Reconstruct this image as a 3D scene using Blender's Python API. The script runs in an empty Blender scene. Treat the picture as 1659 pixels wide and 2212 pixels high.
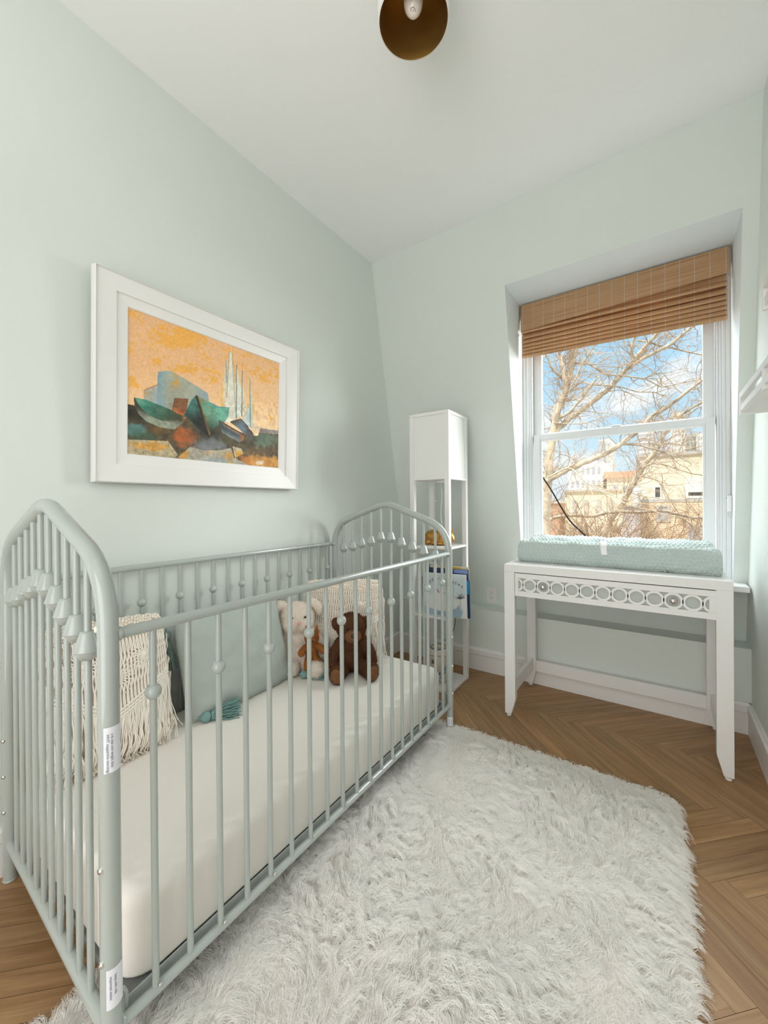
import bpy, bmesh, math, random
import numpy as np
from mathutils import Vector, Matrix, Euler
PI = math.pi
random.seed(7); RNG = np.random.default_rng(7)
scn = bpy.context.scene
COL = scn.collection

# ------------------------------------------------------------------ camera
FPX, PPX, PPY = 853.897, 829.5, 1094.83
YAW, PITCH, ROLL = 34.7046, -0.1382, -0.4266
CAM = np.array([1.5509, 0.0, 1.05])
def _rot():
    y, p, r = np.radians([YAW, PITCH, ROLL])
    fw = np.array([-np.sin(y)*np.cos(p), np.cos(y)*np.cos(p), np.sin(p)])
    rt = np.array([np.cos(y), np.sin(y), 0.]); up = np.cross(rt, fw)
    rt2 = np.cos(r)*rt + np.sin(r)*up
    return rt2, np.cross(rt2, fw), fw
RT, UP, FW = _rot()
cd = bpy.data.cameras.new('camera'); cam = bpy.data.objects.new('camera', cd); COL.objects.link(cam)
cam.matrix_world = Matrix(((RT[0], UP[0], -FW[0], CAM[0]), (RT[1], UP[1], -FW[1], CAM[1]), (RT[2], UP[2], -FW[2], CAM[2]), (0, 0, 0, 1)))
cd.sensor_fit = 'VERTICAL'; cd.sensor_height = 36.0; cd.lens = FPX*36.0/2212.0
cd.shift_y = -(1106.0-PPY)/2212.0; cd.clip_start = 0.02; cd.clip_end = 500
scn.camera = cam

# ------------------------------------------------------------------ view, world, sun, lamps
scn.view_settings.view_transform = 'Standard'; scn.view_settings.look = 'None'
scn.view_settings.gamma = 1.0; scn.view_settings.use_curve_mapping = False
scn.cycles.diffuse_bounces = 10; scn.cycles.max_bounces = 14; scn.cycles.transmission_bounces = 8
scn.view_settings.exposure = 0.12
W = bpy.data.worlds.new('sky'); scn.world = W; W.use_nodes = True
nt = W.node_tree; nt.nodes.clear()
def N(nt, typ, **kw):
    n = nt.nodes.new(typ)
    for k, v in kw.items(): setattr(n, k, v)
    return n
out = N(nt, 'ShaderNodeOutputWorld'); bg = N(nt, 'ShaderNodeBackground')
tc = N(nt, 'ShaderNodeTexCoord'); sep = N(nt, 'ShaderNodeSeparateXYZ')
ramp = N(nt, 'ShaderNodeValToRGB')
e = ramp.color_ramp.elements
e[0].position = 0.0; e[0].color = (0.80, 0.87, 0.95, 1)
e[1].position = 1.0; e[1].color = (9.0, 9.4, 9.8, 1)
for p_, c_ in ((0.10, (0.62, 0.83, 1.0, 1)), (0.36, (0.36, 0.69, 1.0, 1)), (0.62, (8.0, 8.6, 9.0, 1))):
    q = e.new(p_); q.color = c_
noi = N(nt, 'ShaderNodeTexNoise'); noi.inputs['Scale'].default_value = 5.0; noi.inputs['Detail'].default_value = 6.0; noi.inputs['Roughness'].default_value = 0.55
mp = N(nt, 'ShaderNodeMapping'); mp.inputs['Scale'].default_value = (1, 1, 2.2); mp.inputs['Location'].default_value = (0.35, 0.2, 0.1)
cr = N(nt, 'ShaderNodeValToRGB'); cr.color_ramp.elements[0].position = 0.44; cr.color_ramp.elements[1].position = 0.60
mix = N(nt, 'ShaderNodeMix', data_type='RGBA', blend_type='LIGHTEN')
L = nt.links.new
L(tc.outputs['Generated'], sep.inputs[0]); L(sep.outputs['Z'], ramp.inputs[0])
L(tc.outputs['Generated'], mp.inputs[0]); L(mp.outputs[0], noi.inputs['Vector']); L(noi.outputs['Fac'], cr.inputs[0])
ym = N(nt, 'ShaderNodeMapRange'); ym.inputs['From Min'].default_value = -0.5; ym.inputs['From Max'].default_value = 0.45; ym.inputs['To Min'].default_value = 0.12; ym.inputs['To Max'].default_value = 1.0
dim = N(nt, 'ShaderNodeMix', data_type='RGBA', blend_type='MULTIPLY'); dim.inputs[0].default_value = 1.0
L(sep.outputs['Y'], ym.inputs['Value']); L(ramp.outputs[0], dim.inputs[6]); L(ym.outputs[0], dim.inputs[7])
L(cr.outputs[0], mix.inputs[0]); L(dim.outputs[2], mix.inputs[6]); mix.inputs[7].default_value = (0.93, 0.96, 1.0, 1)
L(mix.outputs[2], bg.inputs[0]); bg.inputs[1].default_value = 1.0; L(bg.outputs[0], out.inputs[0])
def light(name, typ, loc, rot, energy, color=(1, 1, 1), **kw):
    ld = bpy.data.lights.new(name, typ); ld.energy = energy; ld.color = color
    for k, v in kw.items(): setattr(ld, k, v)
    o = bpy.data.objects.new(name, ld); COL.objects.link(o); o.location = loc; o.rotation_euler = rot
    return o
light('sun', 'SUN', (0, 0, 10), (math.radians(44), 0, math.radians(-32)), 3.4, (1.0, 0.96, 0.89), angle=0.01)
wl = light('window_daylight', 'AREA', (1.35, 2.85, 1.45), (math.radians(90), 0, 0), 1.0, shape='RECTANGLE', size=1.1, size_y=1.5)
wl.data.cycles.is_portal = True
wl.rotation_euler = (math.radians(-90), 0, 0)
# fill lamp added behind the camera to brighten the room
light('rear_fill', 'AREA', (1.15, -1.12, 1.05), (math.radians(90), 0, 0), 24.0, (1.0, 0.98, 0.975), shape='RECTANGLE', size=1.3, size_y=2.0)

# fill lamps added outside, out of view, to strengthen the window light
def aim(o, target):
    o.rotation_euler = (Vector(target)-o.location).to_track_quat('-Z', 'Y').to_euler()
aim(light('side_fill', 'AREA', (3.9, 4.9, 2.7), (0, 0, 0), 390.0, (1.0, 0.985, 0.965), shape='RECTANGLE', size=2.4, size_y=3.2), (0.3, 1.1, 0.9))
aim(light('high_fill', 'AREA', (1.0, 5.4, 5.4), (0, 0, 0), 190.0, (0.965, 0.98, 1.0), shape='RECTANGLE', size=4.0, size_y=2.4), (1.2, 1.2, 0.6))  # added fill lamp above the view, aimed in through the window
aim(light('left_fill', 'AREA', (-2.0, 5.2, 2.9), (0, 0, 0), 110.0, (0.965, 0.98, 1.0), shape='RECTANGLE', size=2.4, size_y=3.0), (1.9, 1.6, 0.9))  # added fill lamp left of the view, brightens the right wall
# upward fill lamp added out of view to brighten the ceiling
light('ceiling_fill', 'AREA', (1.25, -0.35, 1.95), (math.radians(180), 0, 0), 7.0, (1.0, 0.99, 0.99), shape='RECTANGLE', size=0.8, size_y=0.8)

# ------------------------------------------------------------------ helpers
def srgb(r, g, b):
    f = lambda c: (c/255/12.92) if c/255 <= 0.04045 else ((c/255+0.055)/1.055)**2.4
    return (f(r), f(g), f(b), 1.0)
def mat(name, col, rough=0.6, metal=0.0, spec=0.5, noise=0.0, nscale=8.0, bump=0.0, bscale=200.0, attr=None, coat=0.0, trans=0.0):
    m = bpy.data.materials.new(name); m.use_nodes = True
    t = m.node_tree; b = t.nodes['Principled BSDF']
    b.inputs['Roughness'].default_value = rough; b.inputs['Metallic'].default_value = metal
    b.inputs['Specular IOR Level'].default_value = spec; b.inputs['Coat Weight'].default_value = coat
    b.inputs['Base Color'].default_value = col
    csock = None
    if attr:
        a = N(t, 'ShaderNodeVertexColor', layer_name=attr); csock = a.outputs['Color']
    if noise > 0:
        co = N(t, 'ShaderNodeTexCoord'); n = N(t, 'ShaderNodeTexNoise'); n.inputs['Scale'].default_value = nscale; n.inputs['Detail'].default_value = 4
        t.links.new(co.outputs['Object'], n.inputs['Vector'])
        mr = N(t, 'ShaderNodeMapRange'); mr.inputs['From Min'].default_value = 0.25; mr.inputs['From Max'].default_value = 0.75
        mr.inputs['To Min'].default_value = 1-noise; mr.inputs['To Max'].default_value = 1+noise*0.6
        t.links.new(n.outputs['Fac'], mr.inputs['Value'])
        mx = N(t, 'ShaderNodeMix', data_type='RGBA', blend_type='MULTIPLY'); mx.inputs[0].default_value = 1.0
        if csock: t.links.new(csock, mx.inputs[6])
        else: mx.inputs[6].default_value = col
        t.links.new(mr.outputs[0], mx.inputs[7]); csock = mx.outputs[2]
    if csock: t.links.new(csock, b.inputs['Base Color'])
    if bump > 0:
        co2 = N(t, 'ShaderNodeTexCoord'); n2 = N(t, 'ShaderNodeTexNoise'); n2.inputs['Scale'].default_value = bscale; n2.inputs['Detail'].default_value = 3
        t.links.new(co2.outputs['Object'], n2.inputs['Vector'])
        bp = N(t, 'ShaderNodeBump'); bp.inputs['Strength'].default_value = bump; bp.inputs['Distance'].default_value = 0.002
        t.links.new(n2.outputs['Fac'], bp.inputs['Height']); t.links.new(bp.outputs[0], b.inputs['Normal'])
    if trans > 0:
        tr = N(t, 'ShaderNodeBsdfTranslucent'); ms = N(t, 'ShaderNodeMixShader'); ms.inputs[0].default_value = trans
        if csock: t.links.new(csock, tr.inputs[0])
        else: tr.inputs[0].default_value = col
        o = t.nodes['Material Output']
        t.links.new(b.outputs[0], ms.inputs[1]); t.links.new(tr.outputs[0], ms.inputs[2]); t.links.new(ms.outputs[0], o.inputs[0])
    return m
M = {}
M['wall'] = mat('mint_wall_paint', (0.679, 0.717, 0.684, 1), 0.55, spec=0.3, noise=0.012, nscale=2.5, bump=0.05, bscale=260)
M['ceiling'] = mat('white_ceiling_paint', (0.86, 0.86, 0.86, 1), 0.8, spec=0.2)
M['reveal'] = mat('pale_reveal_paint', (0.69, 0.725, 0.735, 1), 0.55, spec=0.3, bump=0.06, bscale=120)
M['trim'] = mat('white_trim_paint', (0.80, 0.785, 0.775, 1), 0.4, spec=0.45)
M['white'] = mat('white_lacquer', (0.80, 0.785, 0.775, 1), 0.35, spec=0.45, noise=0.01, nscale=5)
M['vinyl'] = mat('white_window_vinyl', (0.70, 0.71, 0.72, 1), 0.4)
M['crib'] = mat('sage_grey_metal', (0.405, 0.440, 0.418, 1), 0.24, spec=0.5, coat=0.5)
M['sheet'] = mat('cream_fitted_sheet', (0.80, 0.765, 0.715, 1), 0.85, spec=0.15, noise=0.015, nscale=4, bump=0.12, bscale=500)
M['support'] = mat('grey_support_fabric', (0.16, 0.16, 0.155, 1), 0.8, noise=0.15, nscale=60)
M['chrome'] = mat('bright_screw_metal', (0.75, 0.73, 0.70, 1), 0.25, metal=1.0)
M['cap'] = mat('cream_screw_cap', (0.75, 0.72, 0.62, 1), 0.4)
M['paper'] = mat('white_label_paper', (0.80, 0.80, 0.86, 1), 0.6)
M['ink'] = mat('grey_ink', (0.16, 0.16, 0.24, 1), 0.7)
M['black'] = mat('black_plastic', (0.012, 0.012, 0.013, 1), 0.4)
M['macrame'] = mat('cream_cotton_cord', (0.92, 0.855, 0.775, 1), 0.9, spec=0.1, noise=0.05, nscale=30, trans=0.08)
M['canvas'] = mat('ivory_pillow_cotton', (0.76, 0.67, 0.56, 1), 0.9, spec=0.1, noise=0.03, nscale=10, bump=0.2, bscale=400)
M['green'] = mat('sage_pillow_cotton', (0.395, 0.435, 0.405, 1), 0.9, spec=0.1, noise=0.05, nscale=25, bump=0.3, bscale=500)
M['tassel'] = mat('sage_tassel_yarn', (0.26, 0.35, 0.33, 1), 0.9, spec=0.1, noise=0.12, nscale=60)
M['teal'] = mat('teal_tassel_yarn', (0.20, 0.34, 0.32, 1), 0.9, spec=0.1, noise=0.12, nscale=60)
M['bear'] = mat('brown_plush', (0.125, 0.055, 0.028, 1), 0.95, spec=0.1, noise=0.12, nscale=90)
M['bearface'] = mat('tan_brown_plush', (0.26, 0.12, 0.062, 1), 0.95, spec=0.1, noise=0.1, nscale=90)
M['bunny'] = mat('cream_plush', (0.86, 0.78, 0.70, 1), 0.95, spec=0.1, noise=0.03, nscale=60, trans=0.2)
M['fox'] = mat('ginger_plush', (0.36, 0.135, 0.038, 1), 0.95, spec=0.1, noise=0.12, nscale=90)
M['pink'] = mat('pink_felt', (0.75, 0.32, 0.33, 1), 0.8)
M['eye'] = mat('black_bead', (0.01, 0.008, 0.007, 1), 0.15)
M['rug'] = mat('white_shaggy_pile', (0.99, 0.978, 0.962, 1), 0.8, spec=0.08, trans=0.5)
M['rugbase'] = mat('white_rug_backing', (0.93, 0.90, 0.85, 1), 0.9, spec=0.1)
M['gold'] = mat('gold_leaf', (0.52, 0.27, 0.065, 1), 0.32, metal=0.85, noise=0.25, nscale=30)
M['brass'] = mat('brushed_gold', (0.40, 0.235, 0.065, 1), 0.42, metal=0.9)
M['bulb'] = mat('frosted_bulb_glass', (0.78, 0.70, 0.64, 1), 0.25, coat=0.3)
M['shade'] = mat('white_shade_fabric', (0.78, 0.78, 0.77, 1), 0.9, spec=0.1, bump=0.15, bscale=600)
M['mink'] = mat('sage_minky_fabric', (0.50, 0.575, 0.555, 1), 0.9, spec=0.15, noise=0.02, nscale=20, bump=0.1, bscale=800)
M['satin'] = mat('white_satin_strap', (0.88, 0.87, 0.90, 1), 0.5)
M['panel'] = mat('grey_drawer_inset', (0.46, 0.49, 0.46, 1), 0.35)
M['knob'] = mat('nickel_knob', (0.66, 0.60, 0.57, 1), 0.28, metal=1.0)
M['clearcord'] = mat('clear_lamp_cord', (0.62, 0.62, 0.60, 1), 0.3)
M['outlet'] = mat('white_outlet_plastic', (0.78, 0.76, 0.76, 1), 0.35)

class MB:
    def __init__(s): s.v = []; s.f = []; s.sm = []
    def add(s, v, f, smooth=False):
        o = len(s.v); s.v += [tuple(map(float, p)) for p in v]
        s.f += [tuple(i+o for i in q) for q in f]; s.sm += [smooth]*len(f)
        return s
    def box(s, x0, x1, y0, y1, z0, z1, bev=0.0, seg=2):
        if bev <= 0:
            v = [(x, y, z) for z in (z0, z1) for y in (y0, y1) for x in (x0, x1)]
            return s.add(v, [(0, 2, 3, 1), (4, 5, 7, 6), (0, 1, 5, 4), (2, 6, 7, 3), (0, 4, 6, 2), (1, 3, 7, 5)])
        bm = bmesh.new(); bmesh.ops.create_cube(bm, size=1.0)
        for p in bm.verts: p.co = ((x0+x1)/2+p.co.x*(x1-x0), (y0+y1)/2+p.co.y*(y1-y0), (z0+z1)/2+p.co.z*(z1-z0))
        bmesh.ops.bevel(bm, geom=bm.edges[:], offset=bev, segments=seg, affect='EDGES', profile=0.5)
        return s.bm(bm)
    def bm(s, bm, smooth=False, mtx=None):
        if mtx is not None: bm.transform(mtx)
        bm.verts.index_update()
        s.add([p.co[:] for p in bm.verts], [[q.index for q in f.verts] for f in bm.faces], smooth); bm.free(); return s
    def prism(s, poly, axis, a0, a1):
        # polygon of 2-D points extruded along axis ('x','y','z')
        mk = {'x': lambda p, a: (a, p[0], p[1]), 'y': lambda p, a: (p[0], a, p[1]), 'z': lambda p, a: (p[0], p[1], a)}[axis]
        n = len(poly); v = [mk(p, a0) for p in poly]+[mk(p, a1) for p in poly]
        f = [tuple(range(n))[::-1], tuple(range(n, 2*n))]+[(i, (i+1) % n, n+(i+1) % n, n+i) for i in range(n)]
        return s.add(v, f)
    def tube(s, path, r, n=10, caps=True, smooth=True):
        P = np.array(path, float); m = len(P)
        R = np.full(m, r) if np.isscalar(r) else np.array(r, float)
        T = np.gradient(P, axis=0); T /= np.linalg.norm(T, axis=1)[:, None]+1e-12
        ref = np.array([0, 0, 1.]) if abs(T[0][2]) < 0.9 else np.array([1., 0, 0])
        u = np.cross(T[0], ref); u /= np.linalg.norm(u); ang = np.arange(n)*2*PI/n; V = []
        for i in range(m):
            u = u-T[i]*(u@T[i]); u /= np.linalg.norm(u); w = np.cross(T[i], u)
            V.append(P[i]+R[i]*(np.cos(ang)[:, None]*u+np.sin(ang)[:, None]*w))
        V = np.concatenate(V); F = []
        for i in range(m-1):
            for j in range(n):
                k = (j+1) % n; F.append((i*n+j, i*n+k, (i+1)*n+k, (i+1)*n+j))
        s.add(V, F, smooth)
        if caps:
            s.add(V[:n], [tuple(range(n))[::-1]]); s.add(V[-n:], [tuple(range(n))])
        return s
    def lathe(s, prof, c=(0, 0, 0), axis=(0, 0, 1), n=24, smooth=True):
        a = np.array(axis, float); a /= np.linalg.norm(a)
        ref = np.array([1., 0, 0]) if abs(a[0]) < 0.9 else np.array([0, 1., 0])
        u = np.cross(a, ref); u /= np.linalg.norm(u); w = np.cross(a, u); c = np.array(c, float); V = []
        for r, h in prof:
            for j in range(n):
                t = 2*PI*j/n; V.append(c+a*h+max(r, 1e-5)*(np.cos(t)*u+np.sin(t)*w))
        F = [(i*n+j, i*n+(j+1) % n, (i+1)*n+(j+1) % n, (i+1)*n+j) for i in range(len(prof)-1) for j in range(n)]
        return s.add(V, F, smooth)
    def ball(s, c, r, seg=16, rings=10, mtx=None):
        r = (r, r, r) if np.isscalar(r) else r
        bm = bmesh.new(); bmesh.ops.create_uvsphere(bm, u_segments=seg, v_segments=rings, radius=1.0)
        m = Matrix.Translation(c) @ (mtx if mtx is not None else Matrix.Identity(4)) @ Matrix.Diagonal((r[0], r[1], r[2], 1))
        return s.bm(bm, True, m)
    def grid(s, fn, nu, nv, smooth=True, closed_u=False):
        V = [fn(i/(nu-1) if not closed_u else i/nu, j/(nv-1)) for j in range(nv) for i in range(nu)]
        F = []
        for j in range(nv-1):
            for i in range(nu if closed_u else nu-1):
                k = (i+1) % nu; F.append((j*nu+i, j*nu+k, (j+1)*nu+k, (j+1)*nu+i))
        return s.add(V, F, smooth)
    def build(s, name, m=None, parent=None, loc=None):
        me = bpy.data.meshes.new(name); me.from_pydata(s.v, [], s.f); me.update()
        me.polygons.foreach_set('use_smooth', s.sm)
        if m is not None: me.materials.append(m)
        o = bpy.data.objects.new(name, me); COL.objects.link(o)
        if loc is not None:
            for v in me.vertices: v.co -= Vector(loc)
            o.location = loc
        if parent is not None: o.parent = parent
        return o
def tag(o, label=None, cat=None, group=None, kind=None):
    if label: o['label'] = label
    if cat: o['category'] = cat
    if group: o['group'] = group
    if kind: o['kind'] = kind
    return o
def empty(name, loc, label, cat, group=None, rotz=0.0):
    o = bpy.data.objects.new(name, None); COL.objects.link(o); o.location = loc; o.rotation_euler = (0, 0, rotz)
    o.empty_display_size = 0.05
    return tag(o, label, cat, group)
def place(o, parent):
    """parent without moving: o was built in world coordinates, parent is unrotated"""
    bpy.context.view_layer.update()
    o.parent = parent; o.matrix_parent_inverse = parent.matrix_world.inverted(); return o
def part(mb, name, m, root):
    """a part built in world coordinates under an unrotated root"""
    o = mb.build(name, m); o.parent = root
    l = Vector(root.location)
    p = root.parent
    while p is not None: l = l+Vector(p.location); p = p.parent
    o.data.transform(Matrix.Translation(-l)); return o
def mesh_np(name, V, quads, m, parent=None, smooth=False):
    me = bpy.data.meshes.new(name); V = np.asarray(V, np.float32); Q = np.asarray(quads, np.int32)
    me.vertices.add(len(V)); me.vertices.foreach_set('co', V.ravel())
    me.loops.add(Q.size); me.loops.foreach_set('vertex_index', Q.ravel())
    me.polygons.add(len(Q)); me.polygons.foreach_set('loop_start', np.arange(0, Q.size, Q.shape[1], dtype=np.int32))
    me.polygons.foreach_set('use_smooth', np.full(len(Q), smooth))
    me.update(calc_edges=True); me.materials.append(m)
    o = bpy.data.objects.new(name, me); COL.objects.link(o)
    if parent is not None: o.parent = parent
    return o
def ribbons(P, width, taper=0.25, rng=RNG):
    """P: N x K x 3 centre lines -> flat strands"""
    n, k, _ = P.shape
    T = np.gradient(P, axis=1); T /= np.linalg.norm(T, axis=2)[..., None]+1e-12
    rnd = rng.normal(size=(n, 1, 3)); rnd[..., 2] *= 0.4
    S = np.cross(T, np.broadcast_to(rnd, T.shape)); S /= np.linalg.norm(S, axis=2)[..., None]+1e-12
    w = width if np.isscalar(width) else np.asarray(width)[:, None, None]
    prof = np.interp(np.linspace(0, 1, k), [0, 0.3, 1], [0.8, 1, taper])[None, :, None]
    S = S*prof*w*0.5
    V = np.stack([P-S, P+S], axis=2).reshape(-1, 3)
    base = (np.arange(n)*k*2)[:, None]+(np.arange(k-1)*2)[None, :]
    Q = np.stack([base, base+1, base+3, base+2], axis=2).reshape(-1, 4)
    return V, Q
def sample_mesh(obj, n, rng=RNG):
    dg = bpy.context.evaluated_depsgraph_get(); dg.update()
    ev = obj.evaluated_get(dg); me = ev.to_mesh(); me.calc_loop_triangles()
    nt_ = len(me.loop_triangles); tri = np.empty(nt_*3, np.int32); me.loop_triangles.foreach_get('vertices', tri); tri = tri.reshape(-1, 3)
    co = np.empty(len(me.vertices)*3, np.float32); me.vertices.foreach_get('co', co); co = co.reshape(-1, 3).astype(float)
    ev.to_mesh_clear()
    a, b, c = co[tri[:, 0]], co[tri[:, 1]], co[tri[:, 2]]
    nr = np.cross(b-a, c-a); ar = np.linalg.norm(nr, axis=1); nr /= ar[:, None]+1e-12
    t = rng.choice(nt_, n, p=ar/ar.sum()); u, v = rng.random(n), rng.random(n); fl = u+v > 1; u[fl] = 1-u[fl]; v[fl] = 1-v[fl]
    return a[t]+(b-a)[t]*u[:, None]+(c-a)[t]*v[:, None], nr[t]
def fur(obj, n, length, width, m, droop=0.5, curl=0.4, name='fur'):
    P0, Nn = sample_mesh(obj, n)
    d = Nn+RNG.normal(size=(n, 3))*curl+np.array([0, 0, -droop]); d /= np.linalg.norm(d, axis=1)[:, None]
    ln = length*RNG.uniform(0.6, 1.2, n)[:, None]
    P = np.stack([P0-Nn*0.001, P0+(Nn*0.6+d*0.4)*ln*0.5, P0+d*ln], axis=1)
    V, Q = ribbons(P, width)
    o = mesh_np(name, V, Q, m, obj); o['kind'] = 'stuff'
    return o
def bezier_smooth(pts, n=8):
    """Catmull-Rom through points (any dimension)"""
    P = np.array(pts, float); P = np.vstack([2*P[0]-P[1], P, 2*P[-1]-P[-2]]); o = []
    for i in range(1, len(P)-2):
        p0, p1, p2, p3 = P[i-1], P[i], P[i+1], P[i+2]
        for t in np.arange(n)/n:
            o.append(0.5*((2*p1)+(-p0+p2)*t+(2*p0-5*p1+4*p2-p3)*t*t+(-p0+3*p1-3*p2+p3)*t**3))
    o.append(P[-2]); return np.array(o)
def fillet(pts, radii, n=8):
    """round the corners of a 3-D polyline"""
    P = [np.array(p, float) for p in pts]; o = [P[0]]
    for i in range(1, len(P)-1):
        a = P[i-1]-P[i]; b = P[i+1]-P[i]; la, lb = np.linalg.norm(a), np.linalg.norm(b); a /= la; b /= lb
        d = min(radii[i-1], la*0.49, lb*0.49); A, B = P[i]+a*d, P[i]+b*d
        for t in np.linspace(0, 1, n): o.append((1-t)**2*A+2*t*(1-t)*P[i]+t*t*B)
    o.append(P[-1]); return np.array(o)
def text_part(body, size, mtx, m, name, parent, font_extrude=0.0002, align='LEFT'):
    cu = bpy.data.curves.new(name, 'FONT'); cu.body = body; cu.size = 1.0; cu.extrude = font_extrude/size; cu.align_x = align; cu.align_y = 'CENTER'
    tmp = bpy.data.objects.new('tmp', cu); COL.objects.link(tmp)
    dg = bpy.context.evaluated_depsgraph_get(); me = bpy.data.meshes.new_from_object(tmp.evaluated_get(dg))
    bpy.data.objects.remove(tmp); me.transform(mtx @ Matrix.Diagonal((size, size, size, 1))); me.materials.clear(); me.materials.append(m); me.name = name
    o = bpy.data.objects.new(name, me); COL.objects.link(o); o.parent = parent; return o

# ================================================================== the room
XR = 1.8976; ZC = 2.656; YK = 2.4196; ZL = 0.385; YB = -1.2
ysl = lambda z: 2.1176+(2.6546-z)*0.1935
OX0, OX1, OZ0, OZ1 = 0.859, 1.845, 0.672, 2.27
def structure(o): o['kind'] = 'structure'; return o
structure(MB().add([(0, YB, 0), (0, 2.57, 0), (0, 2.57, ZC), (0, YB, ZC)], [(0, 1, 2, 3)]).build('wall_left', M['wall']))
structure(MB().add([(XR, YB, 0), (XR, 2.57, 0), (XR, 2.57, ZC), (XR, YB, ZC)], [(3, 2, 1, 0)]).build('wall_right', M['wall']))
structure(MB().add([(0, YB, 0), (XR, YB, 0), (XR, YB, ZC), (0, YB, ZC)], [(3, 2, 1, 0)]).build('wall_rear', M['wall']))
structure(MB().add([(0, YB, ZC), (XR, YB, ZC), (XR, 2.13, ZC), (0, 2.13, ZC)], [(0, 1, 2, 3)]).build('ceiling', M['ceiling']))
wb = MB()
def slope_quad(x0, x1, z0, z1): wb.add([(x0, ysl(z0), z0), (x1, ysl(z0), z0), (x1, ysl(z1), z1), (x0, ysl(z1), z1)], [(0, 1, 2, 3)])
slope_quad(0, OX0, ZL, ZC); slope_quad(OX1, XR, ZL, ZC); slope_quad(OX0, OX1, ZL, OZ0); slope_quad(OX0, OX1, OZ1, ZC)
wb.add([(0, YK, 0), (XR, YK, 0), (XR, YK, ZL), (0, YK, ZL)], [(0, 1, 2, 3)])
wb.add([(0, YK, ZL), (XR, YK, ZL), (XR, ysl(ZL), ZL), (0, ysl(ZL), ZL)], [(0, 1, 2, 3)])
structure(wb.build('wall_back', M['wall']))

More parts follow.
